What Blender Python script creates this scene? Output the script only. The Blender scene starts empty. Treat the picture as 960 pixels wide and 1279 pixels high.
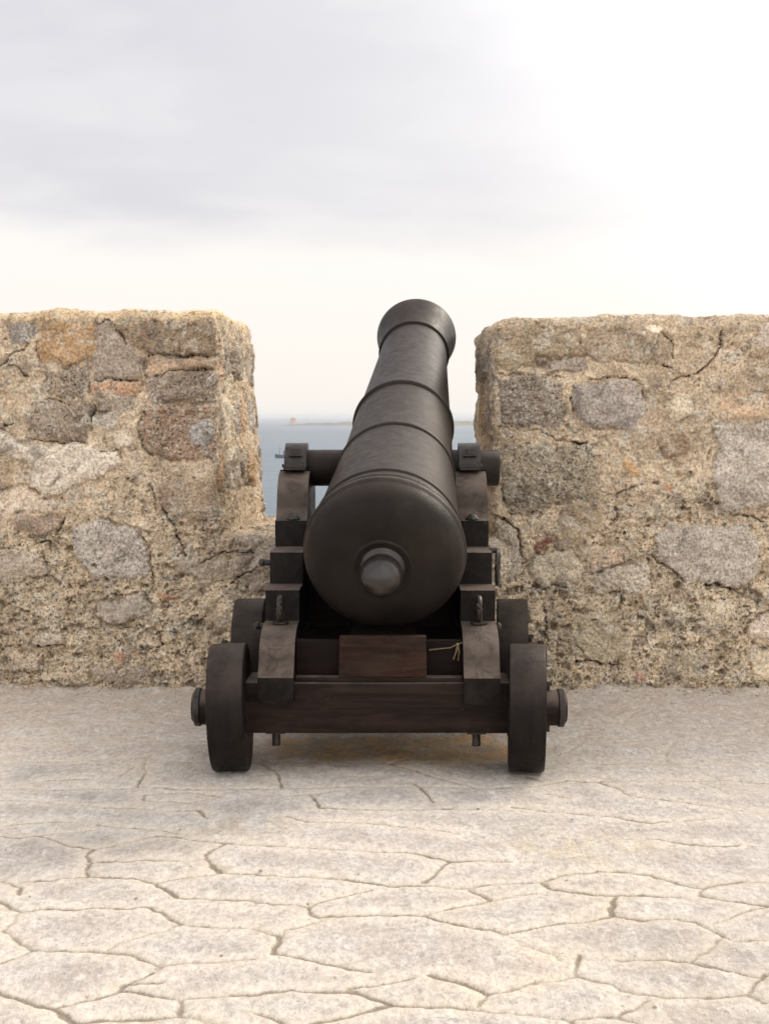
import bpy, bmesh, math, random
import numpy as np
from mathutils import Vector, Matrix
R = math.radians
random.seed(4)
SC = bpy.context.scene
COL = SC.collection

# ------------------------------------------------------------------ camera, sky, sun, exposure
F = 1750.0 / 960.0                        # focal length over picture width
CAM_H = 1.2
PITCH = math.atan(120 / 1750.0)
cd = bpy.data.cameras.new('camera'); cam = bpy.data.objects.new('camera', cd); COL.objects.link(cam)
cd.sensor_fit = 'HORIZONTAL'; cd.sensor_width = 36; cd.lens = 36 * F
cd.clip_start = 0.05; cd.clip_end = 90000
cam.location = (0, 0, CAM_H); cam.rotation_euler = (math.pi / 2 - PITCH, 0, 0)
SC.camera = cam
SUN_EL, SUN_AZ = 35.0, 46.0               # azimuth clockwise from +Y
SUN_STR, SUN_ANG = 1.5, 14.0
EXPO = 0.62
CLOUD = 7.3                               # radiance of the overcast before the 0.1 strength

sd = bpy.data.lights.new('sun', 'SUN'); so = bpy.data.objects.new('sun', sd); COL.objects.link(so)
sd.energy = SUN_STR; sd.angle = R(SUN_ANG); sd.color = (1.0, .90, .77)
_d = Vector((math.sin(R(SUN_AZ)) * math.cos(R(SUN_EL)), math.cos(R(SUN_AZ)) * math.cos(R(SUN_EL)), math.sin(R(SUN_EL))))
so.rotation_euler = _d.to_track_quat('Z', 'Y').to_euler(); so.location = (4, 5, 9)
SC.view_settings.view_transform = 'Standard'; SC.view_settings.look = 'None'
SC.view_settings.gamma = 1; SC.view_settings.use_curve_mapping = False
SC.view_settings.exposure = EXPO
SC.render.engine = 'CYCLES'
SC.cycles.volume_bounces = 0

class NT:
    """small helper for node trees"""
    def __init__(s, tree): s.t = tree; s.t.nodes.clear()
    def n(s, typ, **kw):
        nd = s.t.nodes.new(typ)
        for k, v in kw.items():
            if k.startswith('i_'):
                nm = k[2:].replace('_', ' ')
                nd.inputs[int(nm) if nm.isdigit() else nm].default_value = v
            else: setattr(nd, k, v)
        return nd
    def l(s, a, b): s.t.links.new(a, b)
    def put(s, sock, v):
        if hasattr(v, 'is_linked') or hasattr(v, 'links'): s.l(v, sock)
        else: sock.default_value = v
    def math(s, op, a, b=0.5, c=None, clamp=False):
        m = s.n('ShaderNodeMath', operation=op, use_clamp=clamp)
        s.put(m.inputs[0], a); s.put(m.inputs[1], b)
        if c is not None: s.put(m.inputs[2], c)
        return m.outputs[0]
    def ramp(s, v, lo, hi, a=0.0, b=1.0, smooth=True):
        m = s.n('ShaderNodeMapRange', interpolation_type='SMOOTHSTEP' if smooth else 'LINEAR')
        s.put(m.inputs['Value'], v)
        m.inputs['From Min'].default_value = lo; m.inputs['From Max'].default_value = hi
        m.inputs['To Min'].default_value = a; m.inputs['To Max'].default_value = b
        return m.outputs[0]
    def mix(s, f, a, b, mode='MIX'):
        m = s.n('ShaderNodeMix', data_type='RGBA', blend_type=mode)
        s.put(m.inputs[0], f); s.put(m.inputs[6], a); s.put(m.inputs[7], b)
        return m.outputs[2]
    def noise(s, vec, scale, detail=3, rough=.55, dist=0.0):
        m = s.n('ShaderNodeTexNoise'); s.l(vec, m.inputs['Vector'])
        m.inputs['Scale'].default_value = scale; m.inputs['Detail'].default_value = detail
        m.inputs['Roughness'].default_value = rough; m.inputs['Distortion'].default_value = dist
        return m.outputs['Fac']
    def bump(s, h, dist, strength=1.0, prev=None):
        b = s.n('ShaderNodeBump'); b.inputs['Distance'].default_value = dist
        b.inputs['Strength'].default_value = strength; s.l(h, b.inputs['Height'])
        if prev is not None: s.l(prev, b.inputs['Normal'])
        return b.outputs[0]

def C4(r, g, b): return (r, g, b, 1)

# world: thin physical sky behind a broad overcast layer
W = bpy.data.worlds.new('World'); SC.world = W; W.use_nodes = True
w = NT(W.node_tree)
sky = w.n('ShaderNodeTexSky', sky_type='NISHITA', sun_disc=False)
sky.sun_elevation = R(SUN_EL); sky.sun_rotation = R(SUN_AZ); sky.dust_density = 3; sky.air_density = 1
tc = w.n('ShaderNodeTexCoord'); sp = w.n('ShaderNodeSeparateXYZ'); w.l(tc.outputs['Generated'], sp.inputs[0])
mp = w.n('ShaderNodeMapping'); w.l(tc.outputs['Generated'], mp.inputs[0]); mp.inputs['Scale'].default_value = (1.0, 1.0, 3.2)
n1 = w.noise(mp.outputs[0], 2.6, 4, .5, .3)
n2 = w.noise(mp.outputs[0], 6.0, 4, .48, .2)
elev = w.math('ARCSINE', sp.outputs[2]); az = w.math('ARCTAN2', sp.outputs[0], sp.outputs[1])
ej = w.math('ADD', elev, w.math('MULTIPLY', w.math('SUBTRACT', n2, .5), .07))
ej = w.math('ADD', ej, w.math('MULTIPLY', az, .02))
aj = w.math('ADD', az, w.math('MULTIPLY', w.math('SUBTRACT', n1, .5), .30))
band = w.ramp(ej, R(6.0), R(8.8))                                     # underside edge of the grey bank
left = w.ramp(aj, R(33), R(-16))
bank = w.math('MULTIPLY', band, left)
tex = w.ramp(w.math('ADD', w.math('MULTIPLY', n1, .45), w.math('MULTIPLY', n2, .55)), .36, .62)
bank = w.math('MULTIPLY', bank, w.ramp(tex, 0, 1, .66, 1.0))
warm = w.ramp(elev, R(1), R(12))
cl = w.mix(warm, C4(.915, .865, .815), C4(.935, .91, .885))
cl = w.mix(bank, cl, C4(.665, .652, .69))
# brighter towards the veiled sun
dt = w.n('ShaderNodeVectorMath', operation='DOT_PRODUCT'); w.l(tc.outputs['Generated'], dt.inputs[0]); dt.inputs[1].default_value = _d
glow = w.ramp(dt.outputs['Value'], .68, 1.0, 1.0, 2.1)
back = w.ramp(sp.outputs[1], .2, -.6, 1.0, 1.72)  # sky behind the camera raised as added fill for the wall
hs = w.n('ShaderNodeVectorMath', operation='SCALE'); w.l(cl, hs.inputs[0])
w.l(w.math('MULTIPLY', w.math('MULTIPLY', glow, back), CLOUD), hs.inputs['Scale'])
mixed = w.mix(.93, sky.outputs[0], hs.outputs[0])
bg = w.n('ShaderNodeBackground'); bg.inputs['Strength'].default_value = .1; w.l(mixed, bg.inputs[0])
wo = w.n('ShaderNodeOutputWorld'); w.l(bg.outputs[0], wo.inputs[0])

# ------------------------------------------------------------------ helpers
def unproj(px, py, Y=None, z=None):
    cx = (px - 480) / 1750; cy = -(py - 639.5) / 1750
    dy = math.cos(PITCH) + cy * math.sin(PITCH); dz = -math.sin(PITCH) + cy * math.cos(PITCH)
    s = Y / dy if Y is not None else (z - CAM_H) / dz
    return s * cx, s * dy, CAM_H + s * dz

def tag(o, label=None, cat=None, group=None, kind=None):
    for k, v in (('label', label), ('category', cat), ('group', group), ('kind', kind)):
        if v: o[k] = v
    return o

def empty(name, loc=(0, 0, 0), rot=(0, 0, 0)):
    o = bpy.data.objects.new(name, None); o.location = loc; o.rotation_euler = rot; COL.objects.link(o); return o

def link(name, me, m=None, parent=None, loc=None, rot=None, smooth=False):
    o = bpy.data.objects.new(name, me); COL.objects.link(o)
    if m: me.materials.append(m)
    if parent: o.parent = parent
    if loc is not None: o.location = loc
    if rot is not None: o.rotation_euler = rot
    return o

def from_bm(name, bm, m, parent=None, loc=None, rot=None, smooth=None):
    bmesh.ops.recalc_face_normals(bm, faces=bm.faces)
    me = bpy.data.meshes.new(name)
    for f in bm.faces: f.smooth = True
    if smooth is not None:
        for e in bm.edges:
            if len(e.link_faces) == 2 and e.calc_face_angle(0) > R(smooth): e.smooth = False
    bm.to_mesh(me); bm.free()
    return link(name, me, m, parent, loc, rot)

def bevel(bm, w, ang=30, seg=2):
    ed = [e for e in bm.edges if len(e.link_faces) == 2 and e.calc_face_angle(0) > R(ang)]
    bmesh.ops.bevel(bm, geom=ed, offset=w, segments=seg, profile=.6, affect='EDGES', clamp_overlap=True)

def box_bm(bm, x0, x1, y0, y1, z0, z1):
    vs = [bm.verts.new(p) for p in ((x0,y0,z0),(x1,y0,z0),(x1,y1,z0),(x0,y1,z0),(x0,y0,z1),(x1,y0,z1),(x1,y1,z1),(x0,y1,z1))]
    for f in ((0,3,2,1),(4,5,6,7),(0,1,5,4),(1,2,6,5),(2,3,7,6),(3,0,4,7)): bm.faces.new([vs[i] for i in f])

def wobble(bm, amp, sc=9.0, seed=0):
    rr = np.random.default_rng(seed); k = rr.normal(size=(3, 3)) * sc; ph = rr.random(3) * 6
    for v in bm.verts:
        c = np.array(v.co); v.co += Vector(np.sin(k @ c + ph) * amp)

def wood_box(name, x0, x1, y0, y1, z0, z1, m, parent, bw=.006, cuts=5, amp=.0015, seed=0):
    bm = bmesh.new(); box_bm(bm, x0, x1, y0, y1, z0, z1)
    bmesh.ops.recalc_face_normals(bm, faces=bm.faces)
    bevel(bm, bw)
    bmesh.ops.subdivide_edges(bm, edges=[e for e in bm.edges if e.calc_length() > .08], cuts=cuts, use_grid_fill=True)
    wobble(bm, amp, 11, seed)
    return from_bm(name, bm, m, parent, smooth=40)

def lathe_bm(prof, seg=96, caps=True, bm=None, axis_mat=None):
    """prof: list of (t, r) along +Y"""
    bm = bm or bmesh.new(); rings = []
    for t, r in prof:
        if r < 1e-5: rings.append([bm.verts.new((0, t, 0))]); continue
        rings.append([bm.verts.new((r * math.cos(2*math.pi*i/seg), t, r * math.sin(2*math.pi*i/seg))) for i in range(seg)])
    for a, b in zip(rings, rings[1:]):
        for i in range(seg):
            j = (i + 1) % seg
            if len(a) == 1: bm.faces.new((a[0], b[i], b[j]))
            elif len(b) == 1: bm.faces.new((a[i], b[0], a[j]))
            else: bm.faces.new((a[i], b[i], b[j], a[j]))
    if caps:
        if len(rings[0]) > 1: bm.faces.new(rings[0])
        if len(rings[-1]) > 1: bm.faces.new(rings[-1])
    if axis_mat is not None: bm.transform(axis_mat)
    return bm

def tube_bm(pts, r, seg=10, bm=None, closed=False):
    bm = bm or bmesh.new(); pts = [Vector(p) for p in pts]; n = len(pts); rings = []
    up = Vector((.13, .21, .97)).normalized()
    for i, p in enumerate(pts):
        a = pts[(i - 1) % n] if (closed or i) else p; b = pts[(i + 1) % n] if (closed or i < n - 1) else p
        t = (b - a).normalized(); s = t.cross(up); s = s.normalized() if s.length > 1e-3 else Vector((1, 0, 0)); u = s.cross(t)
        rr = r[i] if isinstance(r, (list, tuple)) else r
        rings.append([bm.verts.new(p + rr * (math.cos(2*math.pi*k/seg) * s + math.sin(2*math.pi*k/seg) * u)) for k in range(seg)])
    m = n if closed else n - 1
    for i in range(m):
        A, B = rings[i], rings[(i + 1) % n]
        for k in range(seg):
            j = (k + 1) % seg; bm.faces.new((A[k], A[j], B[j], B[k]))
    if not closed: bm.faces.new(rings[0]); bm.faces.new(rings[-1])
    return bm

# ---- numpy noise
def _hash(ix, iy, iz, s):
    h = (ix.astype(np.int64) * 374761393 + iy.astype(np.int64) * 668265263 + iz.astype(np.int64) * 2147483647 + s * 1274126177) & 0xffffffff
    h = ((h ^ (h >> 13)) * 1274126177) & 0xffffffff
    h = ((h ^ (h >> 16)) * 2246822519) & 0xffffffff
    return (h ^ (h >> 15)) & 0xffffffff
def vnoise(P, scale, s=0):
    """value noise, -1..1"""
    Q = P * scale; I = np.floor(Q); Fr = Q - I; I = I.astype(np.int64); u = Fr * Fr * (3 - 2 * Fr)
    out = 0
    for dx in (0, 1):
        wx = u[:, 0] if dx else 1 - u[:, 0]
        for dy in (0, 1):
            wy = u[:, 1] if dy else 1 - u[:, 1]
            for dz in (0, 1):
                wz = u[:, 2] if dz else 1 - u[:, 2]
                out = out + wx * wy * wz * (_hash(I[:, 0] + dx, I[:, 1] + dy, I[:, 2] + dz, s) / 4294967295.0)
    return out * 2 - 1
def fbm(P, scale, octv=4, gain=.5, s=0):
    o = 0; a = 1; t = 0
    for k in range(octv):
        o = o + a * vnoise(P, scale * 2.03 ** k, s + 17 * k); t += a; a *= gain
    return o / t * 1.5
def worley(P, scale, s=0):
    """distance to nearest jittered point and a random id 0..1"""
    Q = P * scale; I = np.floor(Q).astype(np.int64); best = np.full(len(P), 9.0); rid = np.zeros(len(P))
    for dx in (-1, 0, 1):
        for dy in (-1, 0, 1):
            for dz in (-1, 0, 1):
                J = I + (dx, dy, dz)
                h = [(_hash(J[:, 0], J[:, 1], J[:, 2], s + 7 * k) / 4294967295.0) for k in range(4)]
                d = (J[:, 0] + h[0] - Q[:, 0]) ** 2 + (J[:, 1] + h[1] - Q[:, 1]) ** 2 + (J[:, 2] + h[2] - Q[:, 2]) ** 2
                m = d < best; best = np.where(m, d, best); rid = np.where(m, h[3], rid)
    return np.sqrt(best), rid
def sstep(a, b, x):
    t = np.clip((x - a) / (b - a), 0, 1); return t * t * (3 - 2 * t)
def srgb(c):
    c = np.array(c, float) / 255; return np.where(c < .04045, c / 12.92, ((c + .055) / 1.055) ** 2.4)

def np_mesh(name, V, Fq, attrs, m, parent=None):
    me = bpy.data.meshes.new(name)
    me.vertices.add(len(V)); me.vertices.foreach_set('co', V.astype(np.float32).ravel())
    me.loops.add(Fq.size); me.loops.foreach_set('vertex_index', Fq.astype(np.int32).ravel())
    me.polygons.add(len(Fq)); me.polygons.foreach_set('loop_start', np.arange(0, Fq.size, 4, dtype=np.int32))
    me.polygons.foreach_set('use_smooth', np.ones(len(Fq), dtype=bool))
    me.update(calc_edges=True)
    for k, a in attrs.items():
        if a.ndim == 2:
            at = me.attributes.new(k, 'FLOAT_COLOR', 'POINT')
            at.data.foreach_set('color', np.c_[a, np.ones(len(a))].astype(np.float32).ravel())
        else:
            at = me.attributes.new(k, 'FLOAT', 'POINT'); at.data.foreach_set('value', a.astype(np.float32))
    me.validate()
    return link(name, me, m, parent)

def lines(*segs):
    """segs: (start, end, step) in order"""
    out = [np.array([segs[0][0]])]
    for a, b, st in segs:
        n = max(1, int(round((b - a) / st))); out.append(np.linspace(a, b, n + 1)[1:])
    return np.concatenate(out)

# ------------------------------------------------------------------ materials
def material(name):
    m = bpy.data.materials.new(name); m.use_nodes = True; t = NT(m.node_tree)
    p = t.n('ShaderNodeBsdfPrincipled'); o = t.n('ShaderNodeOutputMaterial'); t.l(p.outputs[0], o.inputs[0])
    c = t.n('ShaderNodeTexCoord').outputs['Object']
    return m, t, p, c
def attr(t, name, col=False):
    a = t.n('ShaderNodeAttribute'); a.attribute_name = name
    return a.outputs['Color'] if col else a.outputs['Fac']

def mat_wall():
    m, t, p, c = material('weathered_stone')
    col = t.mix(1.0, attr(t, 'tint', True), C4(1.72, 1.71, 1.72), 'MULTIPLY'); rough = attr(t, 'coarse'); crack = attr(t, 'crack')
    big = t.noise(c, 4.5, 5, .62, .6)
    col = t.mix(1.0, col, t.mix(t.ramp(big, .34, .66), C4(1.22, 1.22, 1.22), C4(.84, .82, .80)), 'MULTIPLY')
    pale = t.noise(c, 12, 6, .68, .8)
    col = t.mix(t.ramp(pale, .51, .62, 0, .6), col, C4(.84, .78, .66))                    # lime bloom
    och = t.noise(c, 8.3, 5, .62, .9)
    col = t.mix(t.ramp(och, .55, .70, 0, .30), col, C4(.56, .40, .23))                    # ochre
    gry = t.noise(c, 6.7, 6, .68, 1.0)
    col = t.mix(t.ramp(gry, .54, .64, 0, .55), col, C4(.25, .215, .18))                    # grey brown weathering
    fine = t.noise(c, 90, 6, .72, .3)
    dk = t.noise(c, 38, 6, .74, .8)
    amt = t.ramp(rough, .05, 1, .06, 1.0)
    def cells(scale, off):
        v = t.n('ShaderNodeTexVoronoi'); v.inputs['Scale'].default_value = scale
        mv = t.n('ShaderNodeVectorMath', operation='ADD'); t.l(c, mv.inputs[0]); mv.inputs[1].default_value = (off, off * .7, off * 1.3)
        dn = t.n('ShaderNodeTexNoise'); t.l(mv.outputs[0], dn.inputs[0]); dn.inputs['Scale'].default_value = scale * .9
        m2 = t.n('ShaderNodeVectorMath', operation='MULTIPLY_ADD'); t.l(dn.outputs['Color'], m2.inputs[0]); m2.inputs[1].default_value = (.9 / scale,) * 3; t.l(mv.outputs[0], m2.inputs[2])
        t.l(m2.outputs[0], v.inputs['Vector'])
        sx = t.n('ShaderNodeSeparateColor'); t.l(v.outputs['Color'], sx.inputs[0])
        return v.outputs['Distance'], sx.outputs[0], sx.outputs[1]
    d1, r1, g1 = cells(62, 3.1); d2, r2, g2 = cells(118, 7.7); d3, r3, g3 = cells(30, 1.3)
    pit1 = t.math('MULTIPLY', t.ramp(d1, .42, .26), t.ramp(t.math('ADD', r1, t.math('MULTIPLY', amt, .13)), .95, .98))
    pit2 = t.math('MULTIPLY', t.ramp(d2, .46, .28), t.ramp(t.math('ADD', r2, t.math('MULTIPLY', amt, .16)), .93, .97))
    pit3 = t.math('MULTIPLY', t.ramp(d3, .36, .26), t.ramp(t.math('ADD', r3, t.math('MULTIPLY', amt, .10)), .95, .98))
    gr1 = t.math('MULTIPLY', t.ramp(d1, .50, .36), t.ramp(g1, .72, .76)); gr2 = t.math('MULTIPLY', t.ramp(d2, .5, .36), t.ramp(g2, .70, .74))
    col = t.mix(t.math('MULTIPLY', t.math('MAXIMUM', gr1, gr2), t.math('MULTIPLY', amt, .55)), col, C4(.85, .78, .66))  # pale aggregate
    col = t.mix(t.math('MULTIPLY', t.ramp(dk, .59, .66), t.math('MULTIPLY', amt, .75)), col, C4(.11, .088, .065))        # dark lichen
    col = t.mix(1.0, col, t.mix(t.ramp(fine, .34, .62), C4(.58, .56, .54), C4(1.30, 1.30, 1.30)), 'MULTIPLY')
    pits = t.math('MULTIPLY', t.math('MAXIMUM', pit1, pit2), t.ramp(rough, .25, .7))
    col = t.mix(t.math('MULTIPLY', pits, .72), col, C4(.085, .06, .04))                  # dirt packed in the pores
    ck = t.ramp(t.math('SUBTRACT', crack, t.math('MULTIPLY', t.math('SUBTRACT', fine, .42), 1.5)), .40, .66)
    col = t.mix(t.math('MULTIPLY', ck, .85), col, C4(.05, .036, .026))
    t.l(col, p.inputs['Base Color']); p.inputs['Roughness'].default_value = .93
    p.inputs['Specular IOR Level'].default_value = .2
    mid = t.noise(c, 22, 6, .68, .5)
    b = t.bump(mid, .035, .7); b = t.bump(fine, .010, .9, b); b = t.bump(dk, -.014, .8, b)
    b = t.bump(t.math('SUBTRACT', t.math('MAXIMUM', gr1, gr2), t.math('MULTIPLY', pits, 2.2)), .004, .9, b)
    t.l(b, p.inputs['Normal'])
    return m

def mat_ground():
    m, t, p, c = material('flagstone_paving')
    tint = attr(t, 'tint', True); j = attr(t, 'joint'); s = attr(t, 'sand'); dust_toplight = attr(t, 'dust_toplight')
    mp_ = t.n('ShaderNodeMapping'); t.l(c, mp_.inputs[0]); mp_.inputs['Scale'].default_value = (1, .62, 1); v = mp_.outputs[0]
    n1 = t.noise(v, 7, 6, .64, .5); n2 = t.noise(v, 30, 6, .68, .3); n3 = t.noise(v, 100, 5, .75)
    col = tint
    col = t.mix(t.ramp(n1, .42, .62, 0, .55), col, C4(.66, .62, .57))
    col = t.mix(t.ramp(n2, .50, .62, 0, .55), col, C4(.40, .365, .34))
    n4 = t.noise(v, 17, 6, .7, .7)
    col = t.mix(t.ramp(n4, .54, .68, 0, .6), col, C4(.76, .71, .645))
    col = t.mix(t.ramp(n3, .56, .70, 0, .55), col, C4(.84, .80, .75))
    col = t.mix(t.ramp(n3, .43, .30, 0, .75), col, C4(.17, .15, .135))
    n5 = t.noise(v, 62, 5, .72, .4)
    col = t.mix(1.0, col, t.mix(t.ramp(n5, .38, .60), C4(.84, .83, .82), C4(1.08, 1.08, 1.08)), 'MULTIPLY')
    sn = t.math('MULTIPLY', s, t.ramp(n2, .35, .6, .35, 1.0))
    col = t.mix(t.math('MULTIPLY', sn, .50), col, C4(.68, .585, .44))
    stn = attr(t, 'stain'); nr = t.noise(v, 13, 6, .7, .8)
    rust = t.mix(t.ramp(nr, .42, .60), C4(.20, .15, .085), C4(.42, .23, .085))
    col = t.mix(t.math('MULTIPLY', t.ramp(t.math('ADD', stn, t.math('MULTIPLY', t.math('SUBTRACT', nr, .5), 1.4)), .15, .75), .72), col, rust)
    jn = t.ramp(t.math('SUBTRACT', t.math('SUBTRACT', j, t.math('MULTIPLY', t.math('SUBTRACT', n2, .47), 1.1)), t.math('MULTIPLY', t.math('SUBTRACT', n3, .49), .8)), .08, .88)
    col = t.mix(t.math('MULTIPLY', jn, .78), col, C4(.185, .145, .095))
    t.l(col, p.inputs['Base Color']); p.inputs['Roughness'].default_value = .9
    p.inputs['Specular IOR Level'].default_value = .22
    b = t.bump(n3, .004, .8); b = t.bump(n2, .010, .7, b); b = t.bump(n4, .012, .4, b)
    t.l(b, p.inputs['Normal'])
    return m

def paint_toplight(t, col, c, lo, hi, amt, dust_toplight):  # mixes upward faces lighter: sky light put into the colour
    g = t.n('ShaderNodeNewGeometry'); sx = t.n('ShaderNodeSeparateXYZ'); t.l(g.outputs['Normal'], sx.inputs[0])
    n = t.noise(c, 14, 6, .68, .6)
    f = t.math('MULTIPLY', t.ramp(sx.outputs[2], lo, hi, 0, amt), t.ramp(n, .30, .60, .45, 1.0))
    return t.mix(f, col, C4(*dust_toplight))

def mat_iron():
    m, t, p, c = material('painted_cast_iron')
    n1 = t.noise(c, 4.2, 4, .5, .2); n2 = t.noise(c, 26, 5, .65, .4); n3 = t.noise(c, 160, 3, .6)
    mp_ = t.n('ShaderNodeMapping'); t.l(c, mp_.inputs[0]); mp_.inputs['Scale'].default_value = (1, 3.5, 1)
    n4 = t.noise(mp_.outputs[0], 5, 5, .6, .3)
    col = t.mix(t.ramp(n1, .35, .68), C4(.011, .0085, .0072), C4(.021, .0165, .0138))
    col = t.mix(t.ramp(n4, .52, .72, 0, .22), col, C4(.06, .05, .042))                     # pale rubbed paint
    col = t.mix(t.ramp(n2, .58, .75, 0, .5), col, C4(.032, .020, .014))                  # rusty bloom
    col = paint_toplight(t, col, c, .30, 1.0, .62, (.068, .050, .039))  # barrel top browner and lighter, top light painted in
    t.l(col, p.inputs['Base Color']); p.inputs['Metallic'].default_value = .0
    p.inputs['Specular IOR Level'].default_value = .16; p.inputs['Specular Tint'].default_value = C4(1, .95, .90)
    t.l(t.ramp(n2, .3, .7, .40, .54), p.inputs['Roughness'])
    b = t.bump(n3, .0018, .6); b = t.bump(n2, .003, .5, b)
    t.l(b, p.inputs['Normal'])
    return m

def mat_wood(name='tarred_oak', axis=1, a=(.006, .0045, .004), b_=(.014, .0105, .009), worn=(.050, .038, .030), wornamt=.22, rough=.46, dust_toplight=.90, checks=.30):
    m, t, p, c = material(name)
    mp_ = t.n('ShaderNodeMapping'); t.l(c, mp_.inputs[0])
    s = [9, 9, 9]; s[axis] = .9; mp_.inputs['Scale'].default_value = s
    g = t.noise(mp_.outputs[0], 2.6, 7, .68, 1.0); g2 = t.noise(mp_.outputs[0], 11, 5, .7, .6); w_ = t.noise(c, 6, 5, .65, .6); sc = t.noise(c, 34, 4, .7, .4)
    col = t.mix(t.ramp(g, .36, .66), C4(*a), C4(*b_))
    col = t.mix(t.ramp(g2, .60, .72, 0, .6), col, C4(a[0]*.45, a[1]*.45, a[2]*.45))
    col = t.mix(t.math('MULTIPLY', t.ramp(w_, .46, .68), wornamt), col, C4(*worn))
    col = t.mix(t.ramp(sc, .64, .74, 0, .3), col, C4(.09, .07, .058))
    col = paint_toplight(t, col, c, .12, .70, dust_toplight, (.145, .112, .090))  # worn step tops, plus sky light painted on upward faces
    mk = t.n('ShaderNodeMapping'); t.l(c, mk.inputs[0]); s3 = [5, 5, 5]; s3[axis] = .8; mk.inputs['Scale'].default_value = s3
    ck = t.noise(mk.outputs[0], 1.7, 3, .5, .6)
    line = t.math('MULTIPLY', t.ramp(t.math('ABSOLUTE', t.math('SUBTRACT', ck, .5)), .004, .013, 1, 0), t.ramp(w_, .46, .52))   # drying checks along the grain
    col = t.mix(t.math('MULTIPLY', line, checks), col, C4(.006, .0045, .004))
    t.l(col, p.inputs['Base Color']); p.inputs['Specular IOR Level'].default_value = .10
    t.l(t.ramp(w_, .3, .7, rough - .08, rough + .12), p.inputs['Roughness'])
    b = t.bump(g, .004, .7); b = t.bump(g2, .003, .6, b); b = t.bump(sc, .002, .4, b)
    t.l(b, p.inputs['Normal'])
    return m

def mat_simple(name, a, b_, scale=20, rough=.6, bump=.002, spec=.4):
    m, t, p, c = material(name)
    n = t.noise(c, scale, 5, .62, .3)
    t.l(t.mix(t.ramp(n, .35, .65), C4(*a), C4(*b_)), p.inputs['Base Color'])
    p.inputs['Roughness'].default_value = rough; p.inputs['Specular IOR Level'].default_value = spec
    t.l(t.bump(n, bump, .6), p.inputs['Normal'])
    return m

def mat_sea():
    m, t, p, c = material('sea_water')
    mp_ = t.n('ShaderNodeMapping'); t.l(c, mp_.inputs[0]); mp_.inputs['Scale'].default_value = (.35, 1, 1); v = mp_.outputs[0]
    big = t.noise(v, .004, 4, .6, .5); mid = t.noise(v, .05, 4, .6, .4); sm = t.noise(v, .55, 4, .6, .2)
    col = t.mix(t.ramp(big, .35, .65), C4(.095, .135, .17), C4(.125, .170, .205))
    t.l(col, p.inputs['Base Color'])
    p.inputs['Roughness'].default_value = .38; p.inputs['IOR'].default_value = 1.33
    b = t.bump(sm, .7, .9); b = t.bump(mid, 3.0, .6, b)
    t.l(b, p.inputs['Normal'])
    return m

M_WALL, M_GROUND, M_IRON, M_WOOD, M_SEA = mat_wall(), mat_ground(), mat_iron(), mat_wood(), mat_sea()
M_KNOB = mat_simple('handled_iron', (.018, .014, .012), (.030, .024, .020), 22, .27, .001, .5)
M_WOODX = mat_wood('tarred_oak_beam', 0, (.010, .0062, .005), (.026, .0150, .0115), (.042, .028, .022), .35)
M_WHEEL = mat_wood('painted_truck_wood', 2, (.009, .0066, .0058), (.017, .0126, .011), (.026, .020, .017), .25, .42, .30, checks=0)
M_QUOIN = mat_wood('reddish_oak', 0, (.014, .007, .0045), (.050, .022, .013), (.045, .034, .027), .5, dust_toplight=.15)
M_INNER = mat_wood('dark_inner_oak', 0, (.005, .0028, .0022), (.015, .007, .005), (.014, .009, .007), .3, .55, 0)  # dark reddish oak for inside parts, without the painted top light
M_FIT = mat_simple('forged_iron', (.016, .012, .010), (.042, .032, .026), 40, .38, .002, .35)
M_TWINE = mat_simple('hemp_twine', (.14, .105, .06), (.22, .17, .10), 200, .9, .001, .1)
M_ROCK = mat_simple('coast_rock', (.10, .085, .065), (.23, .19, .15), .05, .95, 2, .1)

# ------------------------------------------------------------------ sea, island, tower, boat
SEA_Z = -15.0
bm = bmesh.new()
xs = [-30000, -3000, -300, 300, 3000, 30000]; ys = [-600, 7, 100, 500, 2000, 8000, 40000]
g = [[bm.verts.new((x, y, SEA_Z)) for x in xs] for y in ys]
for i in range(len(ys) - 1):
    for k in range(len(xs) - 1): bm.faces.new((g[i][k], g[i][k+1], g[i+1][k+1], g[i+1][k]))
tag(from_bm('sea', bm, M_SEA), 'calm pale blue sea beyond the wall', 'sea', kind='structure')

def island():
    D0 = 2360.0
    rr = np.random.default_rng(5)
    nx, ny = 260, 26
    x0, x1 = -190.0, 330.0
    U, Vv = np.meshgrid(np.linspace(0, 1, nx), np.linspace(0, 1, ny))
    X = x0 + U * (x1 - x0); Y = D0 + Vv * 170 + 25 * np.sin(U * 9)
    P = np.c_[X.ravel(), Y.ravel(), np.zeros(X.size)]
    prof = np.interp(X.ravel(), [-190, -160, -120, -70, 0, 80, 160, 240, 330], [0, 2.0, 3.8, 5.0, 6.6, 7.5, 8.4, 8.0, 0])
    edge = np.sin(np.pi * Vv.ravel()) ** .45
    Z = SEA_Z - .6 + prof * edge + (fbm(P, .03, 4, .6, 3) * 1.6 + fbm(P, .12, 3, .6, 9) * .8) * edge * sstep(0, 3, prof)
    V = np.c_[X.ravel(), Y.ravel(), Z]
    idx = np.arange(nx * ny).reshape(ny, nx)
    Fq = np.stack([idx[:-1, :-1], idx[:-1, 1:], idx[1:, 1:], idx[1:, :-1]], -1).reshape(-1, 4)
    o = np_mesh('headland', V, Fq, {}, M_ROCK)
    tag(o, 'long low rocky headland lying across the far sea', 'headland', kind='structure')
island()

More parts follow.
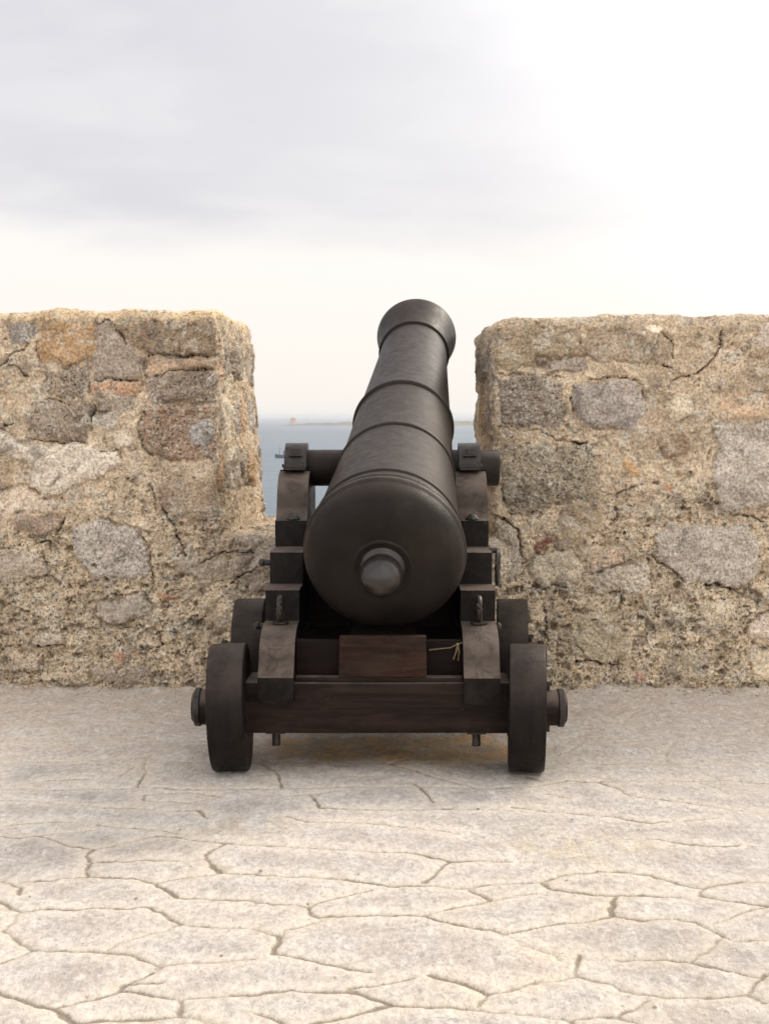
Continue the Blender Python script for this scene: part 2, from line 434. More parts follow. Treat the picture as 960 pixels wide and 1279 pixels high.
def tower():
    tx, ty = unproj(366, 527, Y=2420)[:2]
    root = empty('watchtower', (tx, ty, SEA_Z + 3.2))
    tag(root, 'squat round watchtower of pinkish stone on the far low headland', 'tower')
    ms = mat_simple('pink_tower_stone', (.50, .30, .22), (.60, .40, .30), .4, .95, .05, .1)
    md = mat_simple('tower_opening', (.05, .04, .04), (.07, .06, .05), 1, .9, .01, .1)
    mr = Matrix.Rotation(math.pi / 2, 4, 'X')
    from_bm('tower_body', lathe_bm([(-1, 5.9), (0, 5.8), (7.0, 4.9), (7.2, 5.3), (7.9, 5.3), (8.0, 4.9), (9.3, 4.9), (9.3, 4.3), (8.4, 4.2)], 28, axis_mat=mr), ms, root, smooth=40)
    from_bm('lantern_room', lathe_bm([(8.4, 1.6), (10.6, 1.5), (10.7, 1.9), (11.4, .5), (11.5, 0)], 16, axis_mat=mr), ms, root, smooth=40)
    for dx, z in ((-1.4, 3.6), (1.6, 5.2)):
        bm = bmesh.new(); box_bm(bm, dx - .5, dx + .5, -5.6, -4.9, z, z + 1.3); from_bm('window', bm, md, root)
tower()

def boat():
    bx, by = unproj(356, 572, z=SEA_Z)[:2]
    root = empty('fishing_boat', (bx, by, SEA_Z), (0, 0, R(-8)))
    tag(root, 'small dark teal boat with a mast out on the sea behind the left trunnion', 'boat')
    mh = mat_simple('teal_boat_paint', (.035, .085, .10), (.05, .12, .14), 1, .5, .01)
    mc = mat_simple('boat_cabin_paint', (.10, .15, .17), (.16, .22, .25), 1, .5, .01)
    bm = bmesh.new(); rings = []
    for i in range(13):
        s = i / 12; x = -4 + 8 * s; wd = 1.25 * math.sin(math.pi * min(1, .06 + s * .8)) ** .6 if s > 0 else .05
        sh = 1.0 + .55 * (1 - s) ** 2
        rings.append([bm.verts.new(q) for q in ((x + .3*(s), -wd * .1, -.5), (x, -wd * .75, -.15), (x - .1*(1-s), -wd, sh), (x - .1*(1-s), wd, sh), (x, wd * .75, -.15))])
    for a, b in zip(rings, rings[1:]):
        for k in range(5): j = (k + 1) % 5; bm.faces.new((a[k], a[j], b[j], b[k]))
    bm.faces.new(rings[0]); bm.faces.new(rings[-1])
    from_bm('hull', bm, mh, root, smooth=30)
    bm = bmesh.new(); box_bm(bm, -.6, 2.0, -.8, .8, .95, 2.6); box_bm(bm, -.8, 2.2, -.95, .95, 2.61, 2.75); bevel(bm, .06, 30, 1)
    from_bm('cabin', bm, mc, root, smooth=30)
    from_bm('mast', tube_bm([(-2.2, 0, .9), (-2.2, 0, 4.6)], [.09, .05], 8), mh, root)
    from_bm('boom', tube_bm([(-2.2, 0, 3.6), (.8, 0, 3.1)], .05, 8), mh, root)
boat()

# ------------------------------------------------------------------ traced joints of the paving (photo px of a 3x enlargement)
T1 = [(0, 959), [
 (.8,[(0,255),(60,262),(130,248),(200,265),(260,285),(310,298),(345,302)]), (.45,[(345,302),(400,292),(500,268),(600,252),(640,255)]),
 (.7,[(640,255),(700,262),(800,275),(960,285)]), (.4,[(130,248),(250,232),(350,225)]),
 (.8,[(345,302),(325,325),(350,345),(325,370),(335,395)]), (1,[(335,395),(400,402),(500,408),(590,425)]), (1.3,[(590,425),(640,455),(660,485)]),
 (.5,[(350,345),(480,345),(600,338),(700,338),(780,338)]), (1,[(850,285),(790,305),(778,335),(800,365),(825,392)]), (.6,[(825,392),(960,390)]),
 (.45,[(590,425),(650,408),(720,402),(800,398),(825,392)]), (.6,[(0,415),(40,430),(75,445),(60,470)]), (.45,[(75,420),(180,415),(260,408),(335,398)]),
 (1,[(0,497),(50,522),(90,535)]), (.75,[(90,535),(200,528),(330,520),(430,525),(560,525)]), (1.5,[(560,525),(610,540),(650,570),(680,582)]),
 (.5,[(680,582),(760,590),(860,598),(960,605)]), (.9,[(0,610),(60,645),(120,685)]), (.75,[(120,685),(200,690),(300,685),(400,698),(500,705),(560,725),(600,742)]),
 (.45,[(600,742),(680,732),(780,728),(960,710)]), (.35,[(80,540),(50,580),(0,612)]), (.3,[(680,585),(560,625),(420,670),(400,690)]),
 (.4,[(600,742),(560,770),(470,820),(380,850),(280,880),(200,900)]), (1.2,[(-30,825),(0,835),(80,865),(180,900),(250,938),(280,955)]),
 (.9,[(280,955),(400,940),(520,932),(660,922)]), (1.1,[(660,922),(760,935),(860,955),(960,962)]), (.7,[(470,825),(560,840),(665,858),(780,855),(960,840)]),
 (1.5,[(665,858),(668,890),(660,920)]), (.35,[(120,685),(60,710),(0,735)]), (.6,[(660,485),(780,485),(860,490),(960,493)]),
 (.4,[(0,125),(150,128),(300,142),(380,150),(500,150),(650,158),(740,160)]), (1,[(740,160),(775,185)]), (.5,[(365,205),(420,212),(480,218),(540,225),(700,245)]),
 (.3,[(0,215),(150,200),(300,195)]), (.4,[(85,65),(200,52),(330,42),(440,35),(490,0)]), (.35,[(540,105),(700,95),(840,110),(700,130),(540,125),(540,105)]),
 (.5,[(470,810),(540,800),(610,797)])]]
T2 = [(320, 959), [
 (.7,[(0,285),(100,290),(200,298),(330,305),(450,312),(560,315)]), (1,[(560,315),(650,332),(720,350)]), (.7,[(720,350),(800,347),(960,348)]),
 (.5,[(720,350),(680,385),(620,425)]), (.5,[(0,395),(150,400),(300,408)]), (.9,[(300,408),(400,422),(500,438)]), (.6,[(500,438),(640,435),(780,443),(870,430),(960,425)]),
 (.8,[(0,497),(100,502),(190,512)]), (1.4,[(190,512),(205,545),(240,555)]), (.9,[(240,555),(350,548),(500,545),(620,550)]), (.8,[(620,550),(700,572),(800,592),(940,615)]),
 (.4,[(190,512),(300,478),(440,450)]), (.4,[(620,550),(720,525),(870,495),(960,480)]), (1.2,[(800,448),(850,470),(880,492)]),
 (.6,[(0,608),(80,620)]), (1.2,[(80,620),(95,640),(70,690)]), (.3,[(95,640),(120,600),(240,565)]), (.8,[(70,690),(200,712),(330,732),(430,750)]),
 (1.2,[(660,768),(760,795),(850,825),(880,840)]), (.45,[(880,840),(960,825),(1060,805)]), (.6,[(880,840),(840,880)]), (.6,[(0,840),(120,828),(280,822),(360,825)]),
 (1.2,[(360,825),(440,855),(515,890)]), (.4,[(360,815),(460,795),(600,775)]), (.9,[(515,890),(620,885),(760,890),(960,905)]), (.7,[(200,955),(320,930),(430,905),(515,890)]),
 (1,[(0,910),(60,930),(110,962)]), (.9,[(590,60),(625,90),(670,130)]), (.35,[(0,105),(150,108),(240,95),(300,90)]), (.5,[(205,105),(240,145),(400,155),(550,155)]),
 (.5,[(550,155),(700,152),(850,158),(960,158)]), (.45,[(120,180),(200,200),(400,205),(560,222),(740,242)]), (.4,[(230,10),(340,35),(460,35)])]]
T3 = [(640, 959), [
 (.6,[(0,425),(100,425)]), (.5,[(100,425),(200,395),(310,385),(430,390)]), (.8,[(430,390),(520,400),(620,430),(710,445)]), (.6,[(710,445),(760,430),(860,425),(960,432)]),
 (1.1,[(100,425),(140,450),(240,465),(350,478)]), (.7,[(350,478),(500,480),(620,487)]), (1.7,[(375,485),(380,550)]), (.4,[(0,475),(110,465)]),
 (.8,[(690,485),(760,495),(860,508),(960,522)]), (.35,[(710,445),(690,485)]), (.5,[(750,580),(850,550),(960,525)]),
 (.5,[(0,610),(120,590),(250,575),(380,555)]), (.7,[(380,555),(470,568),(600,565)]), (1.2,[(600,565),(690,575),(740,600),(790,632)]), (.5,[(790,632),(740,680),(690,715)]),
 (.4,[(790,632),(820,650),(960,645)]), (.7,[(380,712),(540,712),(680,718)]), (.7,[(680,718),(780,745),(880,780),(930,790)]), (1.8,[(255,705),(258,785)]),
 (.9,[(258,785),(360,810),(460,840),(540,858)]), (.6,[(540,858),(700,858),(880,855)]), (.5,[(880,855),(900,820),(960,770)]), (.6,[(880,855),(960,885)]),
 (.4,[(0,820),(120,805),(258,785)]), (.7,[(0,905),(120,925),(220,945)]), (1.3,[(220,945),(235,990)]), (.5,[(240,940),(380,930),(500,965)]), (.35,[(380,930),(500,870)]),
 (.5,[(40,655),(120,680),(190,720)]), (.6,[(0,145),(100,150),(220,165)]), (.9,[(220,165),(350,178),(450,192),(520,202)]), (.5,[(520,202),(650,198),(760,190)]),
 (.8,[(60,30),(110,45)]), (.6,[(120,95),(210,110)]), (.5,[(120,60),(200,45),(330,50)]), (.6,[(330,50),(400,75),(440,100),(560,112)]), (.7,[(560,112),(700,138),(780,155),(960,170)]),
 (.6,[(510,262),(620,282),(740,298),(840,290)]), (.5,[(700,50),(770,70),(810,95)])]]

def polylines_ground():
    out = []
    for (ox, oy), L in (T1, T2, T3):
        for s, pts in L:
            out.append((s, [unproj(ox + a / 3, oy + b / 3, z=0)[:2] for a, b in pts]))
    # paving outside the picture: jittered brick-like cells
    rr = np.random.default_rng(8); cw, ch = .46, .30
    def node(i, k):
        r2 = np.random.default_rng(abs(i * 7919 + k * 104729 + 12345)); j = (r2.random(2) - .5) * (.22, .14)
        return (i * cw + (k % 2) * cw / 2 + j[0], k * ch + j[1])
    def inside(p):
        return p[1] > 2.63 and abs(p[0]) < .282 * math.hypot(p[1], 1.2) * .97
    for k in range(-8, 21):
        for i in range(-10, 11):
            a = node(i, k); b = node(i + 1, k); c = node(i, k + 1)
            for q in (b, c):
                if k * ch > 4.40 or (not inside(a) and not inside(q)): out.append(((.25 + .3 * rr.random()) if k * ch > 4.4 and abs(i * cw) < 2 else .5 + .5 * rr.random(), [a, ((a[0]+q[0])/2 + .02*rr.normal(), (a[1]+q[1])/2 + .02*rr.normal()), q]))
    return out

def build_ground():
    X = lines((-30, -6, 1.0), (-6, -3.4, .06), (-3.4, -1.95, .02), (-1.95, 1.95, .0065), (1.95, 3.4, .02), (3.4, 6, .06), (6, 30, 1.0))
    Y = lines((-25, -2.5, 1.0), (-2.5, 1.6, .05), (1.6, 2.5, .02), (2.5, 4.2, .0065), (4.2, 6.3, .009), (6.3, 7.4, .1))
    nx, ny = len(X), len(Y)
    GX, GY = np.meshgrid(X, Y); P = np.c_[GX.ravel(), GY.ravel(), np.zeros(GX.size)]
    wx = (fbm(P, 9, 3, .55, 1) * .011 + fbm(P, 40, 2, .5, 2) * .0035).reshape(ny, nx)
    wy = (fbm(P, 9, 3, .55, 5) * .011 + fbm(P, 40, 2, .5, 6) * .0035).reshape(ny, nx)
    QX, QY = GX + wx, GY + wy
    J = np.zeros((ny, nx)); S = np.zeros((ny, nx)); D = np.full((ny, nx), .3)
    for s, pts in polylines_ground():
        for (ax, ay), (bx, by) in zip(pts, pts[1:]):
            m = .13
            i0, i1 = np.searchsorted(X, [min(ax, bx) - m, max(ax, bx) + m]); k0, k1 = np.searchsorted(Y, [min(ay, by) - m, max(ay, by) + m])
            if i1 <= i0 or k1 <= k0: continue
            sx, sy = QX[k0:k1, i0:i1], QY[k0:k1, i0:i1]
            dx, dy = bx - ax, by - ay; L2 = dx * dx + dy * dy + 1e-9
            t = np.clip(((sx - ax) * dx + (sy - ay) * dy) / L2, 0, 1)
            d = np.hypot(sx - ax - t * dx, sy - ay - t * dy)
            wd = .0056 + .0026 * min(s, 1.2)
            jj = np.clip(1.35 - d / wd, 0, 1) * min(1.1, .56 + .42 * s)
            J[k0:k1, i0:i1] = np.maximum(J[k0:k1, i0:i1], jj)
            S[k0:k1, i0:i1] = np.maximum(S[k0:k1, i0:i1], np.clip(1 - d / .055, 0, 1))
            D[k0:k1, i0:i1] = np.minimum(D[k0:k1, i0:i1], d)
    y = P[:, 1]; x = P[:, 0]
    J = J.ravel(); S = S.ravel(); D = D.ravel()
    J = J * np.clip(.92 + .34 * fbm(P, 5.5, 3, .55, 39), .55, 1.25)
    dust_toplight = sstep(4.35, 5.3, y + .25 * fbm(P, 1.7, 3, .5, 40))
    J = J * (1 - .42 * dust_toplight); S = S * (1 - .4 * dust_toplight)
    Z = fbm(P, 1.1, 3, .5, 21) * .006 + fbm(P, 6, 4, .55, 22) * .0035 + fbm(P, 32, 3, .6, 23) * .0016
    Z += np.where(D < .12, -.0035 * (1 - np.clip(D / .12, 0, 1)) ** 2.2, 0) * (1 - .6 * dust_toplight)
    Z -= .0055 * np.clip(J, 0, 1)
    Z += dust_toplight * .004 * np.abs(fbm(P, 14, 3, .6, 33))
    Z *= sstep(7.4, 6.4, y) * sstep(-6, -3, x) * sstep(6, 3, x) * sstep(-3, 0, y) * .999 + .001
    # colours
    base = srgb((200, 190, 180))[None, :] * np.ones((len(P), 1))
    v1 = fbm(P, 1.3, 4, .55, 51)[:, None]; v2 = fbm(P, 3.1, 3, .5, 52)[:, None]
    base = base * (1 + .16 * v1) + np.clip(v2, 0, 1) * np.array([.05, .03, .0])
    ctr = sstep(.02, .10, D + .03 * fbm(P, 9, 3, .6, 57)) * (1 - dust_toplight)        # stones worn greyer in the middle, paler at the rims
    base = base * (1 + (.09 - .24 * ctr[:, None]) * (1 - dust_toplight[:, None]))
    dc = srgb((206, 190, 172)); base = base * (1 - .55 * dust_toplight[:, None]) + dc * .55 * dust_toplight[:, None]
    # rust and moss coloured dirt under the carriage
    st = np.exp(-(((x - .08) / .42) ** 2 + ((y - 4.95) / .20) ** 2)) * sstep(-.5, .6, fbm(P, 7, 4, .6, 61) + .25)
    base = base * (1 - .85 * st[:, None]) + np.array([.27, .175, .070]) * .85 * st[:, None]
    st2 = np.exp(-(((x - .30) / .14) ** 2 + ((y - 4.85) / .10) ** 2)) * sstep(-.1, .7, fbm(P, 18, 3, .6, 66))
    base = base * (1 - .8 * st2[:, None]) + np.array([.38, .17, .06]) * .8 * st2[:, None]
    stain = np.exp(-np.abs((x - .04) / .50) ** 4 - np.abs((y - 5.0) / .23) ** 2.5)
    dk = np.exp(-(((x) / .75) ** 2 + ((y - 5.2) / .50) ** 2)) * .5  # brown dirt, deepened to carry the carriage's shade in the colour
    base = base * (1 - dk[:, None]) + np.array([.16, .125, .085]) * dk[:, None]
    for (px, py, rx, ry) in ((215, 1036, .12, .05), (326, 1036, .13, .09), (735, 1060, .20, .10)):
        cx, cy = unproj(px, py, z=0)[:2]
        st = np.exp(-(((x - cx) / rx) ** 2 + ((y - cy) / ry) ** 2)) * sstep(-.4, .5, fbm(P, 16, 3, .6, 70))
        base = base * (1 - .6 * st[:, None]) + np.array([.62, .50, .28]) * .6 * st[:, None]
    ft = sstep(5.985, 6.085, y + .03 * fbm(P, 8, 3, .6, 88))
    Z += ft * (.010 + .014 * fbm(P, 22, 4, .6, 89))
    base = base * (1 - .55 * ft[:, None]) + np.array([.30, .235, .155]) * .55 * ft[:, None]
    V = P.copy(); V[:, 2] = Z
    idx = np.arange(nx * ny).reshape(ny, nx)
    Fq = np.stack([idx[:-1, :-1], idx[:-1, 1:], idx[1:, 1:], idx[1:, :-1]], -1).reshape(-1, 4)
    o = np_mesh('ground', V, Fq, {'tint': np.clip(base, 0, 1), 'joint': J, 'sand': S, 'dust_toplight': dust_toplight, 'stain': stain}, M_GROUND)
    tag(o, 'terrace paved with irregular pale flagstones', 'paving', kind='structure')
build_ground()

# the bastion carrying the terrace, dropping to the sea behind the wall
bm = bmesh.new(); box_bm(bm, -30, 30, -25, 7.36, -16.2, -.05)
M_BAST = mat_simple('bastion_stone', (.24, .19, .13), (.36, .29, .2), 3, .95, .02, .1)
tag(from_bm('terrace_base', bm, M_BAST), 'stone mass under the terrace', 'bastion', kind='structure')

# ------------------------------------------------------------------ the parapet wall
WY0, WY1 = 6.08, 7.30
XL, XR, ZS, ZT = -.725, .475, .678, 1.655
A_ = (0, 380); B_ = (0, 600); C_ = (590, 380); D_ = (640, 600)
STONES = [  # origin, colour, height mm, coarse, polygon
 (A_,(178,140,92),6,.3,[(150,60),(340,70),(355,120),(350,200),(300,235),(240,235),(200,205),(150,215)]),
 (A_,(138,116,90),8,.5,[(440,70),(500,95),(560,80),(820,85),(820,195),(560,190),(500,170),(460,120)]),
 (A_,(140,132,126),5,.6,[(60,35),(120,40),(125,120),(90,150),(30,130),(30,80)]),
 (A_,(180,148,116),6,.4,[(540,200),(820,200),(820,240),(640,245),(540,265)]),
 (A_,(152,136,120),4,.3,[(350,70),(420,70),(470,140),(530,210),(530,280),(360,280),(350,180)]),
 (A_,(182,140,104),8,.2,[(330,290),(520,295),(530,320),(500,345),(330,335)]),
 (A_,(150,131,110),7,.8,[(160,250),(320,250),(320,330),(250,360),(160,330)]),
 (A_,(150,132,112),8,.6,[(110,370),(340,370),(350,450),(320,510),(120,495),(105,430)]),
 (A_,(162,146,126),4,.5,[(360,350),(500,350),(500,400),(370,400)]),
 (A_,(172,162,146),7,.1,[(355,410),(450,405),(450,460),(390,480),(350,440)]),
 (A_,(212,196,170),8,.1,[(425,480),(510,485),(500,530),(430,540)]),
 (A_,(208,194,174),16,.25,[(-90,450),(0,470),(80,510),(200,525),(310,520),(440,550),(455,600),(380,650),(240,700),(180,730),(110,690),(130,620),(60,590),(0,560),(-90,560)]),
 (A_,(158,128,102),7,.9,[(540,380),(700,375),(830,380),(830,480),(820,570),(650,580),(560,560),(530,480)]),
 (A_,(162,156,150),5,.3,[(700,450),(790,430),(820,480),(790,530),(720,520)]),
 (A_,(166,142,114),8,.4,[(580,660),(830,630),(835,790),(700,800),(610,770),(580,720)]),
 (A_,(150,130,112),6,.8,[(540,262),(820,250),(820,370),(560,370)]),
 (A_,(208,188,162),6,.4,[(-60,700),(100,690),(260,750),(250,790),(-60,790)]),
 (A_,(168,142,120),7,.3,[(50,800),(210,800),(215,860),(130,870),(50,850)]),
 (B_,(176,166,154),16,.55,[(270,180),(400,150),(510,190),(570,270),(560,350),(420,380),(360,370),(270,270)]),
 (B_,(184,168,148),9,.3,[(-90,250),(150,270),(200,340),(130,370),(-90,380)]),
 (B_,(168,152,128),9,.3,[(660,290),(830,280),(950,280),(900,350),(760,385),(660,350)]),
 (B_,(190,130,94),6,.1,[(595,430),(700,400),(705,420),(610,445)]),
 (B_,(184,170,154),11,.4,[(370,460),(540,430),(560,500),(500,530),(410,540),(370,500)]),
 (B_,(184,168,148),8,.1,[(140,580),(250,570),(250,610),(150,630),(100,610)]),
 (B_,(190,142,104),7,.2,[(430,650),(500,630),(515,660),(450,690)]),
 (B_,(172,156,132),7,.3,[(800,500),(870,500),(870,560),(800,570)]),
 (B_,(164,148,128),8,.5,[(350,700),(560,700),(540,770),(350,760)]),
 (B_,(198,176,148),10,.7,[(20,640),(150,650),(160,720),(20,730)]),
 (C_,(164,144,112),6,.3,[(80,70),(330,50),(400,100),(420,190),(300,190),(250,235),(80,240),(60,150)]),
 (C_,(140,126,110),8,.8,[(90,280),(240,270),(330,300),(340,440),(280,465),(110,440)]),
 (C_,(164,152,144),10,.0,[(385,300),(480,280),(600,280),(640,330),(640,420),(600,470),(510,475),(420,440),(375,380)]),
 (C_,(158,142,126),5,.4,[(240,200),(420,200),(430,240),(280,260)]),
 (C_,(158,138,112),6,.3,[(430,80),(640,80),(760,130),(760,210),(560,220),(430,180)]),
 (C_,(222,202,172),6,.1,[(630,60),(700,75),(690,105),(640,100)]),
 (C_,(210,194,162),9,.15,[(740,340),(820,330),(830,400),(800,440),(750,450),(720,400)]),
 (C_,(148,134,110),9,.75,[(130,520),(440,520),(470,600),(460,760),(380,720),(240,770),(150,790),(100,700),(100,560)]),
 (C_,(170,144,114),7,.3,[(700,490),(790,500),(800,560),(720,570),(690,530)]),
 (C_,(200,184,154),9,.1,[(705,610),(760,590),(770,640),(730,655)]),
 (C_,(204,188,154),11,.2,[(640,760),(700,720),(770,750),(750,810),(650,800)]),
 (C_,(166,146,116),7,.2,[(340,760),(430,730),(480,760),(470,850),(380,930),(340,900),(320,820)]),
 (C_,(182,170,156),12,.35,[(910,450),(1200,440),(1200,740),(930,780),(900,640),(910,560)]),
 (C_,(196,164,128),6,.3,[(930,330),(1200,320),(1200,430),(950,430),(930,380)]),
 (C_,(212,194,176),8,.2,[(1060,60),(1180,60),(1180,170),(1070,140)]),
 (C_,(128,74,56),7,.1,[(240,905),(285,865),(302,882),(260,930)]),
 (C_,(200,154,98),5,.1,[(570,585),(620,640),(600,645),(565,600)]),
 (C_,(190,128,92),5,.1,[(715,665),(760,680),(750,700),(725,690)]),
 (D_,(182,168,142),10,.25,[(60,340),(90,280),(200,270),(270,310),(270,370),(200,400),(100,405)]),
 (D_,(188,174,154),10,.5,[(310,360),(420,310),(500,320),(520,400),(440,430),(310,430)]),
 (D_,(182,170,156),16,.45,[(525,200),(580,175),(700,170),(880,170),(920,230),(930,330),(870,400),(740,390),(620,350),(540,290)]),
 (D_,(182,166,136),14,.3,[(240,500),(330,480),(450,590),(430,680),(300,680),(220,640),(230,560)]),
 (D_,(206,186,166),10,.2,[(870,560),(960,500),(1100,500),(1100,620),(900,600)]),
 (D_,(198,168,138),4,.5,[(280,290),(400,250),(420,310),(300,350)]),
 (C_,(172,160,144),9,.5,[(60,810),(150,830),(180,900),(190,1000),(100,1050),(60,950)]),
 (D_,(208,188,152),8,.2,[(890,650),(960,620),(1090,620),(1090,720),(900,760)]),
 (D_,(170,104,74),5,.1,[(450,710),(490,720),(490,750),(460,745)]),
 (D_,(196,180,150),9,.6,[(700,470),(820,440),(850,520),(780,560),(700,540)]),
 (D_,(190,176,148),9,.6,[(560,470),(650,450),(670,520),(590,560)]),
 (D_,(176,160,132),8,.5,[(560,640),(760,650),(740,740),(580,730)]),
]
CRACKS = [
 (A_,1,[(345,75),(400,70),(440,90),(460,125),(470,150)]),(A_,1,[(540,190),(600,183),(680,190),(720,195),(800,200),(840,190),(850,170)]),
 (A_,1.2,[(0,240),(25,225),(35,185),(80,165),(100,150)]),(A_,1,[(35,235),(80,255),(100,270)]),(A_,1,[(330,290),(330,335)]),(A_,1,[(350,280),(450,285),(530,290)]),
 (A_,1.1,[(540,400),(530,450),(535,500),(550,550),(575,570)]),(A_,1,[(575,670),(575,740),(585,770)]),(A_,1.3,[(610,755),(650,820),(665,870),(700,910),(705,940)]),
 (A_,.9,[(100,495),(200,515),(310,515)]),(A_,1.1,[(0,480),(20,455),(50,450)]),(A_,.8,[(145,150),(145,215)]),(A_,1,[(580,270),(640,245),(720,250),(820,240)]),
 (A_,.9,[(345,380),(350,440),(345,465)]),(A_,1,[(160,370),(200,362),(260,375)]),(A_,.8,[(380,548),(440,545),(455,570)]),(A_,.8,[(440,660),(480,655),(510,665)]),
 (A_,1,[(820,270),(880,265),(940,275)]),(A_,.9,[(930,640),(950,710)]),(A_,.9,[(860,330),(880,400),(860,470)]),
 (B_,1,[(520,180),(525,215),(550,240)]),(B_,1.2,[(130,630),(180,615),(240,625)]),(B_,1,[(760,305),(830,265),(870,262),(950,278)]),(B_,1.4,[(860,385),(960,325)]),
 (B_,1.5,[(130,240),(180,235),(190,260)]),(B_,1.5,[(215,200),(230,150)]),(B_,1.2,[(460,545),(540,545)]),(B_,1.2,[(560,640),(600,610),(590,560)]),(B_,1,[(570,280),(575,380),(560,470)]),
 (C_,1,[(700,95),(740,110),(765,140),(755,200)]),(C_,1.3,[(945,80),(930,140),(905,200),(860,235),(800,265),(760,275)]),(C_,1.8,[(380,515),(410,522),(435,518)]),
 (C_,1,[(550,715),(600,690),(640,670)]),(C_,1.3,[(530,765),(540,790),(525,820)]),(C_,1.5,[(60,800),(120,810),(165,840),(180,910),(190,960)]),(C_,1,[(890,550),(880,590)]),
 (C_,1,[(640,325),(650,370)]),(C_,.7,[(400,100),(420,190)]),(C_,.8,[(210,780),(240,765)]),(C_,.8,[(80,255),(200,262),(330,275)]),(C_,.7,[(100,455),(230,475),(380,512)]),
 (C_,.8,[(385,300),(375,350),(380,400)]),(C_,.8,[(440,275),(520,262),(600,275),(640,300)]),(C_,1.2,[(710,225),(750,245)]),
 (D_,2,[(225,680),(290,675),(335,682)]),(D_,1.8,[(720,395),(780,390),(840,415)]),(D_,1.4,[(830,128),(900,135),(940,145)]),(D_,1,[(380,120),(395,150)]),(D_,.9,[(240,590),(270,650)]),
 (D_,1,[(125,480),(130,560),(140,620)]),(D_,1.2,[(530,290),(600,340),(640,370)]),(D_,.9,[(50,405),(120,410),(200,405)]),(D_,.9,[(350,680),(390,690),(400,720)]),
]
HOLES = [(A_,12,478,10),(A_,455,118,9),(A_,720,640,6),(B_,8,462,18),(B_,262,262,10),(B_,225,170,10),(B_,375,663,7),(B_,305,300,6),(B_,360,315,12),(B_,400,370,8),(B_,480,400,9),(B_,740,465,8),
 (B_,185,240,12),(B_,600,530,8),(B_,440,600,8),(B_,20,575,10),(B_,290,665,9),(C_,815,638,11),(C_,570,857,9),(C_,652,826,9),(C_,540,775,9),(C_,790,770,8),(C_,690,660,10),(C_,740,720,7),
 (D_,422,198,9),(D_,520,305,9),(D_,80,400,14),(D_,620,390,16),(D_,640,105,12),(D_,180,650,18),(D_,160,560,14),(D_,290,750,14),(D_,490,520,12),(D_,415,455,11),(D_,680,555,12),(D_,500,595,8),(D_,710,700,10),(D_,840,690,10),(D_,300,520,8),(D_,930,335,9)]

def wall_pt(o, a, b):
    q = unproj(o[0] + a / 3, o[1] + b / 3, Y=WY0); return q[0], q[2]

def poly_sd(x, z, poly):
    """signed distance, positive inside"""
    d = np.full(x.shape, 1e9); ins = np.zeros(x.shape, bool); n = len(poly)
    for i in range(n):
        ax, az = poly[i]; bx, bz = poly[(i + 1) % n]; ex, ez = bx - ax, bz - az
        t = np.clip(((x - ax) * ex + (z - az) * ez) / (ex * ex + ez * ez + 1e-12), 0, 1)
        d = np.minimum(d, (x - ax - t * ex) ** 2 + (z - az - t * ez) ** 2)
        c = ((az > z) != (bz > z)) & (x < (bx - ax) * (z - az) / (bz - az + 1e-12) + ax); ins ^= c
    d = np.sqrt(d); return np.where(ins, d, -d)

